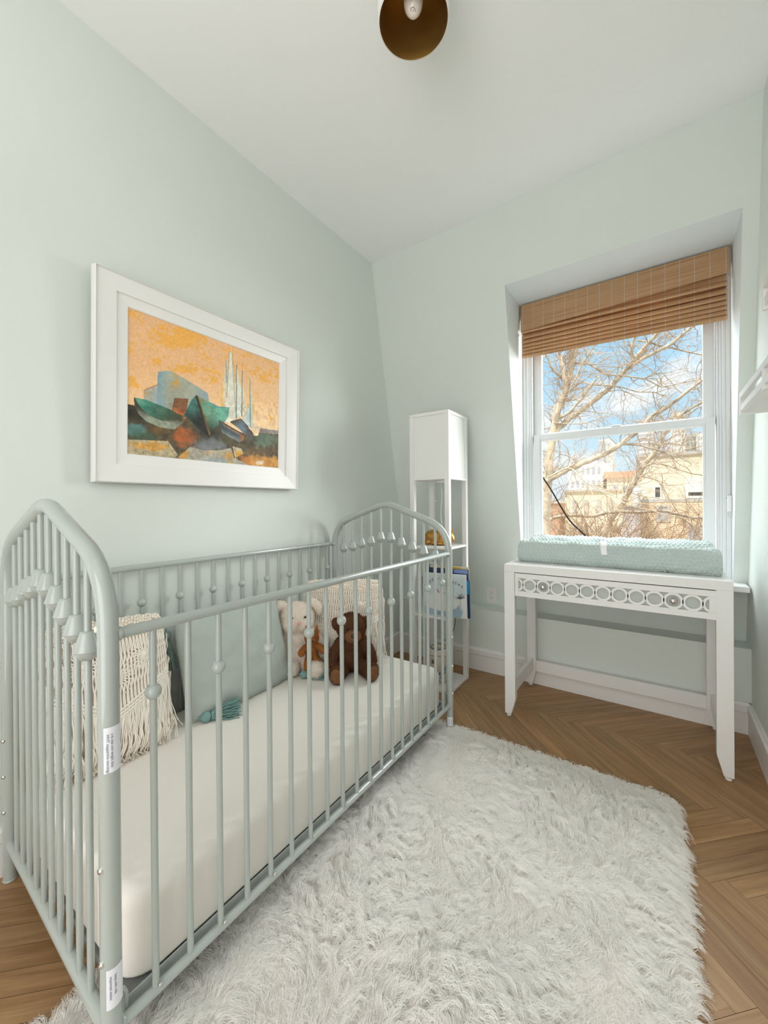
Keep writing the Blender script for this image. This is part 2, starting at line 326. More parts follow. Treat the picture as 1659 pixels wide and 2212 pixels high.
# herringbone oak floor
def floor():
    Lp, wp = 0.467, 0.0555; g = 0.0004
    m = bpy.data.materials.new('oak_herringbone'); m.use_nodes = True; t = m.node_tree; b = t.nodes['Principled BSDF']
    uv = N(t, 'ShaderNodeUVMap', uv_map='grain'); mp = N(t, 'ShaderNodeMapping'); mp.inputs['Scale'].default_value = (3.0, 46.0, 1.0)
    n1 = N(t, 'ShaderNodeTexNoise'); n1.inputs['Scale'].default_value = 1.0; n1.inputs['Detail'].default_value = 5; n1.inputs['Distortion'].default_value = 0.6
    mp2 = N(t, 'ShaderNodeMapping'); mp2.inputs['Scale'].default_value = (14.0, 420.0, 1.0)
    n2 = N(t, 'ShaderNodeTexNoise'); n2.inputs['Scale'].default_value = 1.0; n2.inputs['Detail'].default_value = 2
    at = N(t, 'ShaderNodeVertexColor', layer_name='tone')
    r1 = N(t, 'ShaderNodeValToRGB'); r1.color_ramp.elements[0].color = (0.285, 0.155, 0.067, 1); r1.color_ramp.elements[1].color = (0.44, 0.262, 0.128, 1)
    r1.color_ramp.elements[0].position = 0.3; r1.color_ramp.elements[1].position = 0.72
    mr = N(t, 'ShaderNodeMapRange'); mr.inputs['From Min'].default_value = 0.3; mr.inputs['From Max'].default_value = 0.6; mr.inputs['To Min'].default_value = 0.86; mr.inputs['To Max'].default_value = 1.04
    mx = N(t, 'ShaderNodeMix', data_type='RGBA', blend_type='MULTIPLY'); mx.inputs[0].default_value = 1
    mx2 = N(t, 'ShaderNodeMix', data_type='RGBA', blend_type='MULTIPLY'); mx2.inputs[0].default_value = 1
    k = t.links.new
    k(uv.outputs[0], mp.inputs[0]); k(mp.outputs[0], n1.inputs['Vector']); k(uv.outputs[0], mp2.inputs[0]); k(mp2.outputs[0], n2.inputs['Vector'])
    k(n1.outputs['Fac'], r1.inputs[0]); k(n2.outputs['Fac'], mr.inputs['Value']); k(r1.outputs[0], mx.inputs[6]); k(mr.outputs[0], mx.inputs[7])
    k(mx.outputs[2], mx2.inputs[6]); k(at.outputs[0], mx2.inputs[7]); k(mx2.outputs[2], b.inputs['Base Color'])
    b.inputs['Roughness'].default_value = 0.42; b.inputs['Specular IOR Level'].default_value = 0.35
    bm = bmesh.new(); lu = bm.loops.layers.uv.new('grain'); lc = bm.loops.layers.float_color.new('tone')
    c45 = math.sqrt(0.5); ox, oy = 1.3478, 2.0645
    W_ = lambda p, q: (ox+(p+q)*c45, oy+(q-p)*c45)
    rng = random.Random(3)
    for i in range(-75, 75):
        for j in range(-8, 9):
            for typ in (0, 1):
                bx_, by_ = i*wp+j*Lp, i*wp-j*Lp
                r = (bx_, by_, bx_+Lp, by_+wp) if typ == 0 else (bx_+Lp, by_+wp-Lp, bx_+Lp+wp, by_+wp)
                cx, cy = W_((r[0]+r[2])/2, (r[1]+r[3])/2)
                if not (-0.35 < cx < XR+0.35 and YB-0.3 < cy < YK+0.35): continue
                r = (r[0]+g, r[1]+g, r[2]-g, r[3]-g)
                cs = [(r[0], r[1]), (r[2], r[1]), (r[2], r[3]), (r[0], r[3])]
                f = bm.faces.new([bm.verts.new((*W_(*c), 0)) for c in cs])
                tone = rng.uniform(0.84, 1.10); warm = rng.uniform(-0.03, 0.03); du, dv = rng.uniform(0, 50), rng.uniform(0, 50)
                uvs = [(0, 0), (Lp, 0), (Lp, wp), (0, wp)] if typ == 0 else [(0, wp), (0, 0), (Lp, 0), (Lp, wp)]
                for l, q in zip(f.loops, uvs):
                    l[lu].uv = (q[0]+du, q[1]+dv); l[lc] = (tone*(1+warm), tone, tone*(1-warm), 1)
    for co, no in (((0, 0, 0), (-1, 0, 0)), ((XR, 0, 0), (1, 0, 0)), ((0, YB, 0), (0, -1, 0)), ((0, YK, 0), (0, 1, 0))):
        bmesh.ops.bisect_plane(bm, geom=bm.verts[:]+bm.edges[:]+bm.faces[:], plane_co=co, plane_no=no, clear_outer=True)
    # dark joint bed just below the boards
    vs = [bm.verts.new(p) for p in ((0, YB, -0.0015), (XR, YB, -0.0015), (XR, YK, -0.0015), (0, YK, -0.0015))]
    f = bm.faces.new(vs)
    for l in f.loops: l[lc] = (0.12, 0.1, 0.08, 1)
    me = bpy.data.meshes.new('floor'); bm.to_mesh(me); bm.free(); me.materials.append(m)
    o = bpy.data.objects.new('floor', me); COL.objects.link(o); structure(o)
floor()

# baseboards: tall board with a stepped cap
def baseboard(name, a, b, inward, t):
    a, b, n = np.array(a), np.array(b), np.array(inward)
    prof = [(0.0, 0.0), (t*0.8, 0.0), (t*0.8, 0.095), (t, 0.100), (t, 0.128), (t*0.6, 0.134), (t*0.5, 0.140), (0.0, 0.140)]
    mb = MB(); k = len(prof)
    V = [(*(a+n*d), z) for d, z in prof]+[(*(b+n*d), z) for d, z in prof]
    mb.add(V, [(i, (i+1) % k, k+(i+1) % k, k+i) for i in range(k)]+[tuple(range(k))[::-1], tuple(range(k, 2*k))])
    structure(mb.build(name, M['trim']))
baseboard('baseboard_left', (0.0005, YB), (0.0005, YK), (1, 0), 0.012)
baseboard('baseboard_back', (0.0, YK-0.0005), (XR, YK-0.0005), (0, -1), 0.018)
baseboard('baseboard_right', (XR-0.0005, YB), (XR-0.0005, YK), (-1, 0), 0.018)

# window in its dormer recess
win = empty('window_1', (1.35, 2.53, 0), None, None); structure(win)
YW = 2.535
rv = MB()
rv.add([(OX0, ysl(OZ0), OZ0), (OX0, ysl(OZ1), OZ1), (OX0, YW+.03, OZ1), (OX0, YW+.03, OZ0)], [(0, 1, 2, 3)])
rv.add([(OX1, ysl(OZ0), OZ0), (OX1, ysl(OZ1), OZ1), (OX1, YW+.03, OZ1), (OX1, YW+.03, OZ0)], [(3, 2, 1, 0)])
rv.add([(OX0, ysl(OZ1), OZ1), (OX1, ysl(OZ1), OZ1), (OX1, YW+.03, OZ1), (OX0, YW+.03, OZ1)], [(3, 2, 1, 0)])
part(rv, 'window_reveal', M['reveal'], win)
part(MB().box(0.815, 1.8905, 2.392, YW+.03, OZ0-.027, OZ0, .003), 'window_stool', M['trim'], win)
def rect_frame(mb, x0, x1, z0, z1, w, y0, y1, bev=0.0015, wt=None, wb=None):
    wt = w if wt is None else wt; wb = w if wb is None else wb
    mb.box(x0, x0+w, y0, y1, z0, z1, bev); mb.box(x1-w, x1, y0, y1, z0, z1, bev)
    mb.box(x0+w, x1-w, y0, y1, z1-wt, z1, bev); mb.box(x0+w, x1-w, y0, y1, z0, z0+wb, bev)
    return mb
fr = MB()
x0, x1, z0, z1 = OX0+.0005, OX1-.0005, OZ0+.0005, OZ1-.0005
for inset, w, ya, yb in ((0, .017, YW, YW+.12), (.017, .014, YW+.008, YW+.12), (.031, .010, YW+.018, YW+.12), (.041, .010, YW+.026, YW+.12)):
    rect_frame(fr, x0+inset, x1-inset, z0+inset*.3, z1-inset, w, ya, yb, 0.002)
part(fr, 'window_frame', M['vinyl'], win)
GL = bpy.data.materials.new('clear_window_glass'); GL.use_nodes = True; t_ = GL.node_tree; t_.nodes.clear()
o_ = N(t_, 'ShaderNodeOutputMaterial'); tr_ = N(t_, 'ShaderNodeBsdfTransparent'); gl_ = N(t_, 'ShaderNodeBsdfGlossy'); ms_ = N(t_, 'ShaderNodeMixShader')
gl_.inputs['Roughness'].default_value = 0.02; ms_.inputs[0].default_value = 0.005; tr_.inputs[0].default_value = (0.97, 0.985, 0.98, 1)
t_.links.new(tr_.outputs[0], ms_.inputs[1]); t_.links.new(gl_.outputs[0], ms_.inputs[2]); t_.links.new(ms_.outputs[0], o_.inputs[0])
us = rect_frame(MB(), 0.912, 1.790, 1.448, 2.205, .046, 2.596, 2.628)
upper = part(us, 'upper_sash', M['vinyl'], win)
part(MB().box(0.956, 1.746, 2.609, 2.613, 1.49, 2.16), 'glass', GL, upper)
ls = rect_frame(MB(), 0.917, 1.787, 0.682, 1.482, .036, 2.560, 2.592, wt=.030, wb=.07)
rect_frame(ls, 0.953, 1.751, 0.752, 1.452, .011, 2.566, 2.590, 0.001)
lower = part(ls, 'lower_sash', M['vinyl'], win)
part(MB().box(0.96, 1.744, 2.577, 2.581, 0.76, 1.445), 'glass', GL, lower)
lk = MB().box(1.32, 1.385, 2.568, 2.588, 1.482, 1.487, .002); lk.tube([(1.335, 2.575, 1.490), (1.36, 2.573, 1.4925), (1.383, 2.571, 1.490)], .0045, 8)
part(lk, 'sash_lock', M['vinyl'], win)

# ================================================================== crib
XF, XB, ZP = 0.7427, 0.036, 0.0
R_POST, R_SP, R_RAIL = 0.0168, 0.0064, 0.0108
XM = (XF+XB)/2
crib = empty('crib', (XM, 1.0, 0), 'sage grey metal crib with vertical spindles and arched ends along left wall', 'crib')
CRIB_BACK_SHIFT = 0.0
# near end skewed a touch, as it stands in the room
def end_y(x, near): return (0.2985+(XF-x)*0.020) if near else (1.699-(XF-x)*0.008)
def arch_pts(near):
    P2 = fillet([(XB, ZP), (XB, 0.944), (XM, 1.0665), (XF, 0.938), (XF, ZP)], (0.115, 0.06, 0.115), 10)
    out = []
    for i in range(len(P2)-1):
        n = 6 if np.linalg.norm(P2[i+1]-P2[i]) > 0.1 else 1
        for k in range(n): out.append(P2[i]+(P2[i+1]-P2[i])*k/n)
    out.append(P2[-1])
    return [(p[0], end_y(p[0], near), p[1]) for p in out]
def arch_z(x):
    d = abs(x-XM); return min(1.056, 1.0665-d*(1.0665-0.941)/(XF-XM))
bead_prof = [(R_SP, .027), (.0125, .0262), (.0135, .0225), (.0142, .0215), (.0225, -.0060), (.0238, -.0085), (.0232, -.0105), (.0218, -.0115), (.0215, -.013), (.0135, -.0265), (R_SP, -.0275)]
bead_far = [0.8195, 0.8300, 0.8500, 0.8640, 0.8875, 0.8875, 0.8625, 0.8445, 0.8270, 0.8070]
bead_near = [0.811, 0.8230, 0.8460, 0.8590, 0.8795, 0.8770, 0.8550, 0.8340, 0.8090, 0.7860]
for near in (True, False):
    fr_ = part(MB().tube(arch_pts(near), R_POST, 20), 'end_frame', M['crib'], crib)
    rl = MB(); xs = np.linspace(XB, XF, 6)
    rl.tube([(x, end_y(x, near), 0.105) for x in xs], 0.0125, 14)
    part(rl, 'end_rail', M['crib'], crib)
    for x in (XB, XF):
        part(MB().lathe([(0.0, 0.0), (R_POST+.0012, 0.0), (R_POST+.0012, .004), (R_POST-.001, .006)], (x, end_y(x, near), 0.0005)), 'foot_glide', M['crib'], crib)
    x0_, x1_ = (0.113, 0.645) if near else (0.101, 0.672)
    for i in range(10):
        x = x0_+(x1_-x0_)*i/9; y = end_y(x, near); zt = arch_z(x)-.010
        s_ = part(MB().tube([(x, y, 0.108), (x, y, 0.5), (x, y, zt)], R_SP, 12), 'spindle', M['crib'], crib)
        part(MB().lathe(bead_prof, (x, y, (bead_near if near else bead_far)[i]), n=20), 'turned_bead', M['crib'], s_)
for front in (True, False):
    x = XF if front else XB
    ztop, zbot = (0.8215, 0.112) if front else (0.838, 0.112)
    y0_, y1_ = end_y(x, True), end_y(x, False)
    part(MB().tube([(x, y0_+R_POST*.9, ztop), (x, 1.0, ztop+.001), (x, y1_-R_POST*.9, ztop+.002)], R_RAIL, 16), 'top_rail', M['crib'], crib)
    part(MB().tube([(x, y0_+R_POST*.9, zbot), (x, 1.0, zbot), (x, y1_-R_POST*.9, zbot)], R_RAIL*.95, 16), 'bottom_rail', M['crib'], crib)
    for yy, sgn in ((y0_+R_POST*.75, 1), (y1_-R_POST*.75, -1)):
        part(MB().lathe([(0.0, 0), (.0125, 0), (.0132, .003), (.0125, .007), (R_RAIL, .009)], (x, yy, ztop), (0, sgn, 0)), 'rail_collar', M['crib'], crib)
        part(MB().lathe([(0.0, 0), (.0120, 0), (.0126, .003), (.0118, .007), (R_RAIL*.95, .009)], (x, yy, zbot), (0, sgn, 0)), 'rail_collar', M['crib'], crib)
    for i in range(19):
        y = 0.3742+0.0696*i if front else 0.3900+0.0688*i-0.0005
        s_ = part(MB().tube([(x, y, zbot+.004), (x, y, 0.45), (x, y, ztop-.006)], R_SP*1.03, 12), 'spindle', M['crib'], crib)
        if i % 2 == 0:
            part(MB().ball((x, y, 0.693+.0003*i if front else 0.711), (.0148, .0148, .0155), 20, 14), 'round_bead', M['crib'], s_)
# screws on the posts
def screw(loc, axis, r, m, name='screw'):
    part(MB().lathe([(0, .0035), (r*.35, .0035), (r*.4, .0022), (r*.75, .003), (r, .001), (r, -.002)], loc, axis, n=14), name, m, crib)
yn = end_y(XF, True); yf = end_y(XF, False)
for z in (0.50, 0.335, 0.17): screw((XF+.0040, yn-R_POST*.98, z-0.085), (0.2, -1, 0), .0058, M['chrome'])
screw((XF-.010, yn-R_POST*.85, 0.835), (-0.55, -1, 0), .0065, M['cap'])
for z in (0.435, 0.300, 0.172): screw((XF+R_POST*.96, yf-.0035, z), (1, -.25, 0), .0058, M['cap'])
for z in (0.40, 0.20, 0.30): screw((XB+.008, end_y(XB, True)-R_POST*.9, z), (0.5, -1, 0), .0058, M['chrome'])
for i in range(0, 19, 2): screw((XF+R_SP*1.6, 0.3742+.0696*i+.004, 0.124), (1, 0, .2), .0036, M['chrome'])
# mattress support: angle frame with fabric-covered slats
sp = MB()
sp.box(XB+.034, XF-.019, end_y(XM, True)+.022, 1.672, 0.108, 0.1235, .002)
ms = part(sp, 'mattress_support', M['support'], crib)
an = MB()
for x in (XF-.0185,):
    an.box(x, x+.003, end_y(x, True)+.03, 1.665, 0.105, 0.131, .0006)
part(an, 'support_angle', M['crib'], ms)
for yy in (end_y(XF, True)+.028, 1.668): part(MB().box(XF-.024, XF-.008, yy-.003, yy+.003, .105, .150 if yy < 1 else .185, .001), 'support_bracket', M['crib'], ms)
# paper labels wrapped on the posts
def post_label(x, y, r, z0, z1, a0, a1, lines):
    mb = MB(); n = 14
    mb.grid(lambda u, v: (x+(r+.0005)*math.cos(a0+(a1-a0)*u), y+(r+.0005)*math.sin(a0+(a1-a0)*u), z0+(z1-z0)*v), n, 2)
    lab = part(mb, 'paper_label', M['paper'], crib); lab['label'] = 'white paper label with small print'
    l0 = Vector(crib.location)
    for s, size, ang, off in lines:
        ca, sa = math.cos(ang), math.sin(ang)
        nrm = Vector((ca, sa, 0)); down = Vector((0, 0, -1)); upv = nrm.cross(down)
        pos = Vector((x, y, z1-off))+nrm*(r+.0009)-l0
        mt = Matrix(((down.x, upv.x, nrm.x, pos.x), (down.y, upv.y, nrm.y, pos.y), (down.z, upv.z, nrm.z, pos.z), (0, 0, 0, 1)))
        text_part(s, size, mt, M['ink'], 'printed_text', lab, .00005)
R2 = math.radians
post_label(XF, yn, R_POST, 0.585, 0.665, R2(-48), R2(60), [('WHT support/w warnings', .0064, R2(-27), .011), ('crib size and weight data', .0060, R2(-5), .011)])
post_label(XF, yn, R_POST, 0.170, 0.240, R2(-45), R2(60), [('important notice', .0060, R2(-22), .012), ('keep with crib', .0060, R2(2), .012)])
post_label(XF, yf, R_POST, 0.020, 0.062, R2(-110), R2(-20), [('LOT 0418', .0055, R2(-75), .008), ('WARNING', .0055, R2(-45), .008)])

# mattress with a fitted sheet
def mattress():
    x0, x1, y0, y1, z0, z1 = 0.066, 0.722, 0.333, 1.674, 0.1245, 0.2915
    n = 3.6; mb = MB()
    bm = bmesh.new(); bmesh.ops.create_cube(bm, size=1.0)
    for v in bm.verts: v.co = ((x0+x1)/2+v.co.x*(x1-x0), (y0+y1)/2+v.co.y*(y1-y0), (z0+z1)/2+v.co.z*(z1-z0))
    ve = [e_ for e_ in bm.edges if abs(e_.verts[0].co.z-e_.verts[1].co.z) > .01]
    bmesh.ops.bevel(bm, geom=ve, offset=0.06, segments=6, affect='EDGES', profile=0.5)
    te = [e_ for e_ in bm.edges if (e_.verts[0].co.z > z1-.001 and e_.verts[1].co.z > z1-.001)]
    bmesh.ops.bevel(bm, geom=te, offset=0.034, segments=7, affect='EDGES', profile=0.55)
    be = [e_ for e_ in bm.edges if (e_.verts[0].co.z < z0+.001 and e_.verts[1].co.z < z0+.001)]
    bmesh.ops.bevel(bm, geom=be, offset=0.012, segments=3, affect='EDGES', profile=0.5)
    bmesh.ops.triangulate(bm, faces=[f for f in bm.faces if len(f.verts) > 4])
    mb.bm(bm, True)
    return mb.build('crib_mattress', M['sheet'])
tag(mattress(), 'crib mattress in a cream fitted sheet, lying inside the sage metal crib', 'mattress')

# ================================================================== framed painting on the left wall
def painting():
    y0, y1, z0, z1 = 0.520, 1.405, 1.136, 1.842
    root = empty('framed_painting', (0.004, (y0+y1)/2, z0), 'painting of beached boats and sails in a wide white frame on left wall', 'painting')
    lean = math.radians(1.7)
    def put(p):  # local: (height off the wall, y, z) -> leaning
        h, y, z = p; dz = z-z0
        return (0.012+h*math.cos(lean)+dz*math.sin(lean), y-(y0+y1)/2, dz*math.cos(lean)-h*math.sin(lean))
    iy, iz0, iz1 = 0.1085, 0.104, 0.094      # widths of the frame
    prof = [(0, 0), (0, .016), (.010, .022), (.020, .030), (.030, .032), (.040, .030), (.046, .025), (.060, .0255), (.40, .0225), (.62, .020), (.63, .014), (.70, .013), (.97, .0085), (1.0, .005), (1.0, .001)]
    mb = MB(); ring = []
    for f, h in prof:
        a, b, c, d = y0+iy*f, y1-iy*f, z0+iz0*f, z1-iz1*f
        ring.append([put((h, a, c)), put((h, b, c)), put((h, b, d)), put((h, a, d))])
    V = [p for r in ring for p in r]
    F = [(i*4+j, i*4+(j+1) % 4, (i+1)*4+(j+1) % 4, (i+1)*4+j) for i in range(len(ring)-1) for j in range(4)]
    mb.add(V, F); mb.build('frame', M['white'], root)
    # the canvas: colours laid on a fine grid
    NX, NZ = 440, 330
    ay0, ay1, az0, az1 = y0+iy-.002, y1-iy+.002, z0+iz0-.002, z1-iz1+.002
    S, T = np.meshgrid(np.linspace(0, 1, NX), np.linspace(0, 1, NZ))   # s along wall, t up
    src = np.array([(115, 45), (1585, 580), (1578, 1572), (88, 1442)], float); dst = np.array([(0, 1), (1, 1), (1, 0), (0, 0)], float)
    A = []
    for (x, y), (u, v) in zip(src, dst):
        A.append([x, y, 1, 0, 0, 0, -u*x, -u*y]); A.append([0, 0, 0, x, y, 1, -v*x, -v*y])
    hh = np.append(np.linalg.solve(np.array(A), dst.ravel()), 1).reshape(3, 3)
    def st(p):
        q = np.c_[np.array(p, float), np.ones(len(p))] @ hh.T; return q[:, :2]/q[:, 2:]
    inv = np.linalg.inv(hh); q = np.stack([S, T, np.ones_like(S)], -1) @ inv.T
    U_, V_ = q[..., 0]/q[..., 2], q[..., 1]/q[..., 2]
    rng = np.random.default_rng(11)
    def noise(sx, sy, oct=4, warp=0):
        o = np.zeros_like(S); amp = 1; tot = 0
        for k in range(oct):
            nx, ny = int(sx*2**k)+3, int(sy*2**k)+3; g = rng.random((ny, nx))
            X = S*(nx-2); Y = T*(ny-2); xi = X.astype(int); yi = Y.astype(int); fx = X-xi; fy = Y-yi; fx = fx*fx*(3-2*fx); fy = fy*fy*(3-2*fy)
            xi1, yi1 = np.minimum(xi+1, nx-1), np.minimum(yi+1, ny-1)
            o += amp*((g[yi, xi]*(1-fx)+g[yi, xi1]*fx)*(1-fy)+(g[yi1, xi]*(1-fx)+g[yi1, xi1]*fx)*fy); tot += amp; amp *= .6
        return o/tot
    img = np.zeros((NZ, NX, 3)); sp_ = rng.random((NZ, NX))
    c = lambda r, g, b: np.array([r, g, b], float)
    def inside(poly):
        P = st(poly); r = np.zeros(S.shape, bool); n = len(P); j = n-1
        for i in range(n):
            xi, yi = P[i]; xj, yj = P[j]
            with np.errstate(divide='ignore', invalid='ignore'):
                r ^= ((yi > T) != (yj > T)) & (S < (xj-xi)*(T-yi)/(yj-yi+1e-12)+xi)
            j = i
        return r
    def blob(a, b, ra, rb=None): rb = rb or ra; return np.exp(-(((U_-a)/ra)**2+((V_-b)/rb)**2))
    def fill(poly, col, col2=None, w=None, nz=0.12):
        m = inside(poly); cc = np.broadcast_to(col, img.shape).copy()
        if col2 is not None: cc = cc*(1-w[..., None])+col2*w[..., None]
        cc = cc*(1+nz*(noise(30, 24, 3)-.5)[..., None]*2)
        img[m] = cc[m]; return m
    def mixin(m, w, col): w = np.clip(w, 0, 1)*m; img[:] = img*(1-w[..., None])+col*w[..., None]
    lerp = lambda v, a, b: np.clip((v-a)/(b-a), 0, 1)
    # sky
    img[:] = c(232, 180, 130); mixin(1, lerp(V_, 600, 1150), c(246, 204, 156)); mixin(1, lerp(V_+.3*U_, 500, 100)*.35, c(216, 166, 122))
    n1, n2 = noise(7, 9, 5), noise(16, 22, 4)
    wt = blob(690, 330, 210, 140)*1.2+blob(420, 300, 200, 120)*.7+blob(1040, 480, 170, 90)*.75+blob(960, 740, 170, 110)*.65+blob(1500, 650, 130, 160)*.8+blob(150, 760, 110, 120)*.7+blob(650, 650, 180, 90)*.5+blob(190, 90, 80, 50)*.8+blob(340, 560, 140, 80)*.4+blob(1350, 850, 90, 250)*.35+blob(1290, 480, 60, 40)*.5+blob(120, 450, 80, 120)*.4
    mixin(1, lerp(wt*1.0+(n1-.5)*1.5+(n2-.5)*1.3+(noise(60, 34, 3)-.5)*1.5, .58, .86)*.85, c(236, 168, 72))
    # far white sails
    for poly, col in (([(1108, 470), (1075, 760), (1058, 1140), (1165, 1130), (1163, 800), (1125, 480)], c(226, 220, 202)), ([(1066, 545), (1048, 705), (1035, 960), (1065, 985), (1075, 760)], c(226, 205, 170)),
                      ([(1176, 600), (1170, 1090), (1235, 1075), (1222, 830), (1190, 700)], c(222, 220, 205)), ([(1229, 645), (1226, 1080), (1275, 1000), (1250, 850)], c(228, 208, 172)),
                      ([(1302, 720), (1300, 960), (1235, 1085), (1228, 1165), (1340, 1178), (1325, 1000)], c(196, 205, 196)), ([(1330, 800), (1325, 1000), (1350, 1160), (1340, 900)], c(235, 195, 130)),
                      ([(1020, 830), (1010, 980), (1040, 1000), (1045, 800)], c(236, 190, 120))):
        fill(poly, col, nz=.08)
    for a, b, cc in (((1104, 470), (1075, 900), c(150, 165, 155)), ((1128, 480), (1168, 1090), c(160, 170, 160)), ((1173, 590), (1172, 1095), c(92, 138, 142)), ((1229, 645), (1222, 1080), c(110, 140, 138)), ((1302, 720), (1306, 1170), c(110, 140, 140)), ((1068, 548), (1075, 760), c(120, 155, 155)), ((1095, 430), (1110, 480), c(230, 160, 60)), ((1135, 430), (1160, 760), c(228, 165, 70)), ((1232, 560), (1229, 645), c(225, 165, 80))):
        fill([(a[0]-4, a[1]), (a[0]+4, a[1]), (b[0]+5, b[1]), (b[0]-5, b[1])], cc)
    # house
    m = fill([(262, 828), (407, 775), (400, 975), (262, 930)], c(166, 172, 168)); mixin(m, blob(300, 850, 60, 40)*.8*(noise(30, 30, 2) > .45), c(196, 150, 80))
    fill([(262, 828), (407, 772), (407, 784), (262, 836)], c(190, 110, 50))
    m = fill([(405, 655), (535, 646), (700, 740), (890, 857), (906, 930), (890, 1000), (700, 1085), (560, 1045), (392, 985)], c(158, 170, 158), c(122, 158, 172), lerp(U_, 520, 400), .1)
    mixin(m, (sp_ > .55)*blob(600, 830, 190, 130)*.55, c(176, 140, 90)); mixin(m, blob(570, 740, 50, 60)*(noise(40, 40, 2) > .5), c(205, 150, 70)); mixin(m, (sp_ > .6)*blob(560, 990, 90, 90)*.7, c(120, 80, 55)); mixin(m, lerp(U_, 760, 880)*.6, c(125, 150, 168))
    m = fill([(565, 903), (703, 912), (690, 1000), (650, 1085), (535, 1045)], c(122, 80, 52), c(196, 100, 48), lerp(V_, 980, 1080), .2)
    # ground
    gm = fill([(80, 960), (165, 972), (260, 1050), (450, 1100), (700, 1090), (1000, 1160), (1250, 1240), (1400, 1190), (1600, 1222), (1600, 1600), (60, 1500)], c(84, 74, 54), nz=.35)
    n3, n4 = noise(10, 12, 5), noise(24, 24, 4)
    mixin(gm, blob(180, 1040, 170, 90)*1.1, c(44, 40, 32)); mixin(gm, lerp(blob(160, 1200, 160, 70)+(n3-.5), .35, .7)*.8, c(84, 132, 130)); mixin(gm, lerp(blob(250, 1270, 190, 60)+(n4-.5)*1.2, .4, .8)*.7, c(58, 84, 66))
    mixin(gm, lerp(blob(660, 1270, 170, 110)+(n4-.5)*1.1, .3, .8)*.95, c(176, 92, 46)); mixin(gm, lerp(blob(420, 1190, 160, 60)+(n3-.5), .4, .8)*.7, c(112, 84, 46)); mixin(gm, lerp(blob(920, 1350, 200, 90)+(n4-.5)*.8, .3, .8)*.85, c(124, 128, 136)); mixin(gm, blob(900, 1240, 170, 60)*.8, c(48, 50, 46))
    mixin(gm, lerp(blob(1440, 1300, 140, 90)+(n4-.5)*1.2, .35, .8)*.8, c(112, 142, 122)); mixin(gm, blob(1360, 1280, 130, 50)*.6, c(70, 70, 62)); mixin(gm, lerp(blob(1420, 1410, 200, 60)+(n3-.5), .3, .8)*.6, c(112, 88, 58)); mixin(gm, lerp(blob(1090, 1300, 80, 40)+(n4-.5), .3, .7)*.7, c(84, 78, 50))
    mixin(gm, lerp(blob(1440, 1520, 260, 80)+(n4-.5)*1.1, .3, .7)*.95, c(208, 146, 70)); mixin(gm, lerp(blob(1400, 1520, 40, 30)+(n4-.5), .5, .8), c(226, 205, 180)); mixin(gm, lerp(blob(1250, 1500, 60, 60)+(n4-.5), .3, .7)*.8, c(186, 112, 56))
    fill([(1400, 1190), (1590, 1215), (1590, 1250), (1390, 1236)], c(142, 128, 124))
    # rocks
    for poly, col in (([(80, 1300), (505, 1315), (600, 1445), (560, 1475), (80, 1445)], c(184, 168, 134)), ([(585, 1470), (640, 1420), (715, 1370), (860, 1402), (1000, 1402), (1118, 1380), (1140, 1440), (1170, 1482), (1310, 1552), (700, 1505)], c(172, 166, 150))):
        m = fill(poly, col, nz=.15); mixin(m, lerp((noise(14, 12, 5)-.5)*2+blob(330, 1370, 140, 40)+blob(660, 1450, 60, 40)+.4*blob(830, 1440, 60, 40), .2, .6)*.85, c(212, 150, 62)); mixin(m, (sp_ > .8)*.35, c(120, 90, 60)); mixin(m, lerp(blob(960, 1500, 200, 40), .3, .9)*.7, c(152, 166, 172))
    m = fill([(1130, 1362), (1220, 1385), (1238, 1432), (1152, 1480)], c(190, 176, 142), nz=.15); mixin(m, lerp(blob(1190, 1440, 40, 40)+(n4-.5), .3, .7), c(214, 160, 70))
    for a, b in (((715, 1366), (590, 1470)), ((505, 1315), (600, 1445)), ((1128, 1362), (1152, 1480)), ((860, 1405), (1060, 1390))):
        fill([(a[0]-5, a[1]), (a[0]+5, a[1]), (b[0]+5, b[1]), (b[0]-5, b[1])], c(62, 60, 56))
    # boats
    m = fill([(165, 893), (172, 975), (215, 1060), (290, 1130), (430, 1185), (560, 1203), (640, 1150), (685, 1092), (655, 1072), (300, 1000)], c(62, 62, 50), c(134, 140, 122), lerp(V_-.25*U_, 960, 1010), .2); mixin(m, lerp(U_, 620, 690), c(176, 112, 66))
    m = fill([(172, 897), (300, 925), (520, 1010), (650, 1078), (560, 1122), (430, 1118), (310, 1065), (225, 985)], c(60, 124, 106), c(62, 62, 42), lerp(U_+.9*V_, 1150, 1620), .2); mixin(m, blob(215, 935, 60, 40)*.8, c(110, 168, 140))
    m = fill([(775, 880), (735, 920), (655, 1072), (700, 1100), (800, 1190), (908, 1285), (880, 1120), (800, 900)], c(62, 108, 100), c(34, 40, 36), lerp(V_+.4*U_, 1270, 1440), .2)
    m = fill([(785, 880), (905, 945), (1000, 990), (1104, 997), (1092, 1080), (1050, 1145), (960, 1180), (935, 1250), (908, 1285), (870, 1090)], c(100, 164, 142), c(42, 48, 40), lerp(V_-.35*U_, 745, 900), .15); mixin(m, (sp_ > .6)*blob(880, 1060, 90, 110)*.7, c(116, 104, 60)); mixin(m, blob(830, 920, 50, 30)*.7, c(140, 120, 60))
    fill([(770, 885), (788, 880), (912, 1280), (900, 1285)], c(48, 42, 32)); fill([(788, 880), (798, 884), (915, 1240), (908, 1270)], c(120, 88, 50))
    fill([(905, 940), (1000, 985), (1104, 993), (1103, 1003), (998, 1000), (905, 955)], c(82, 150, 146))
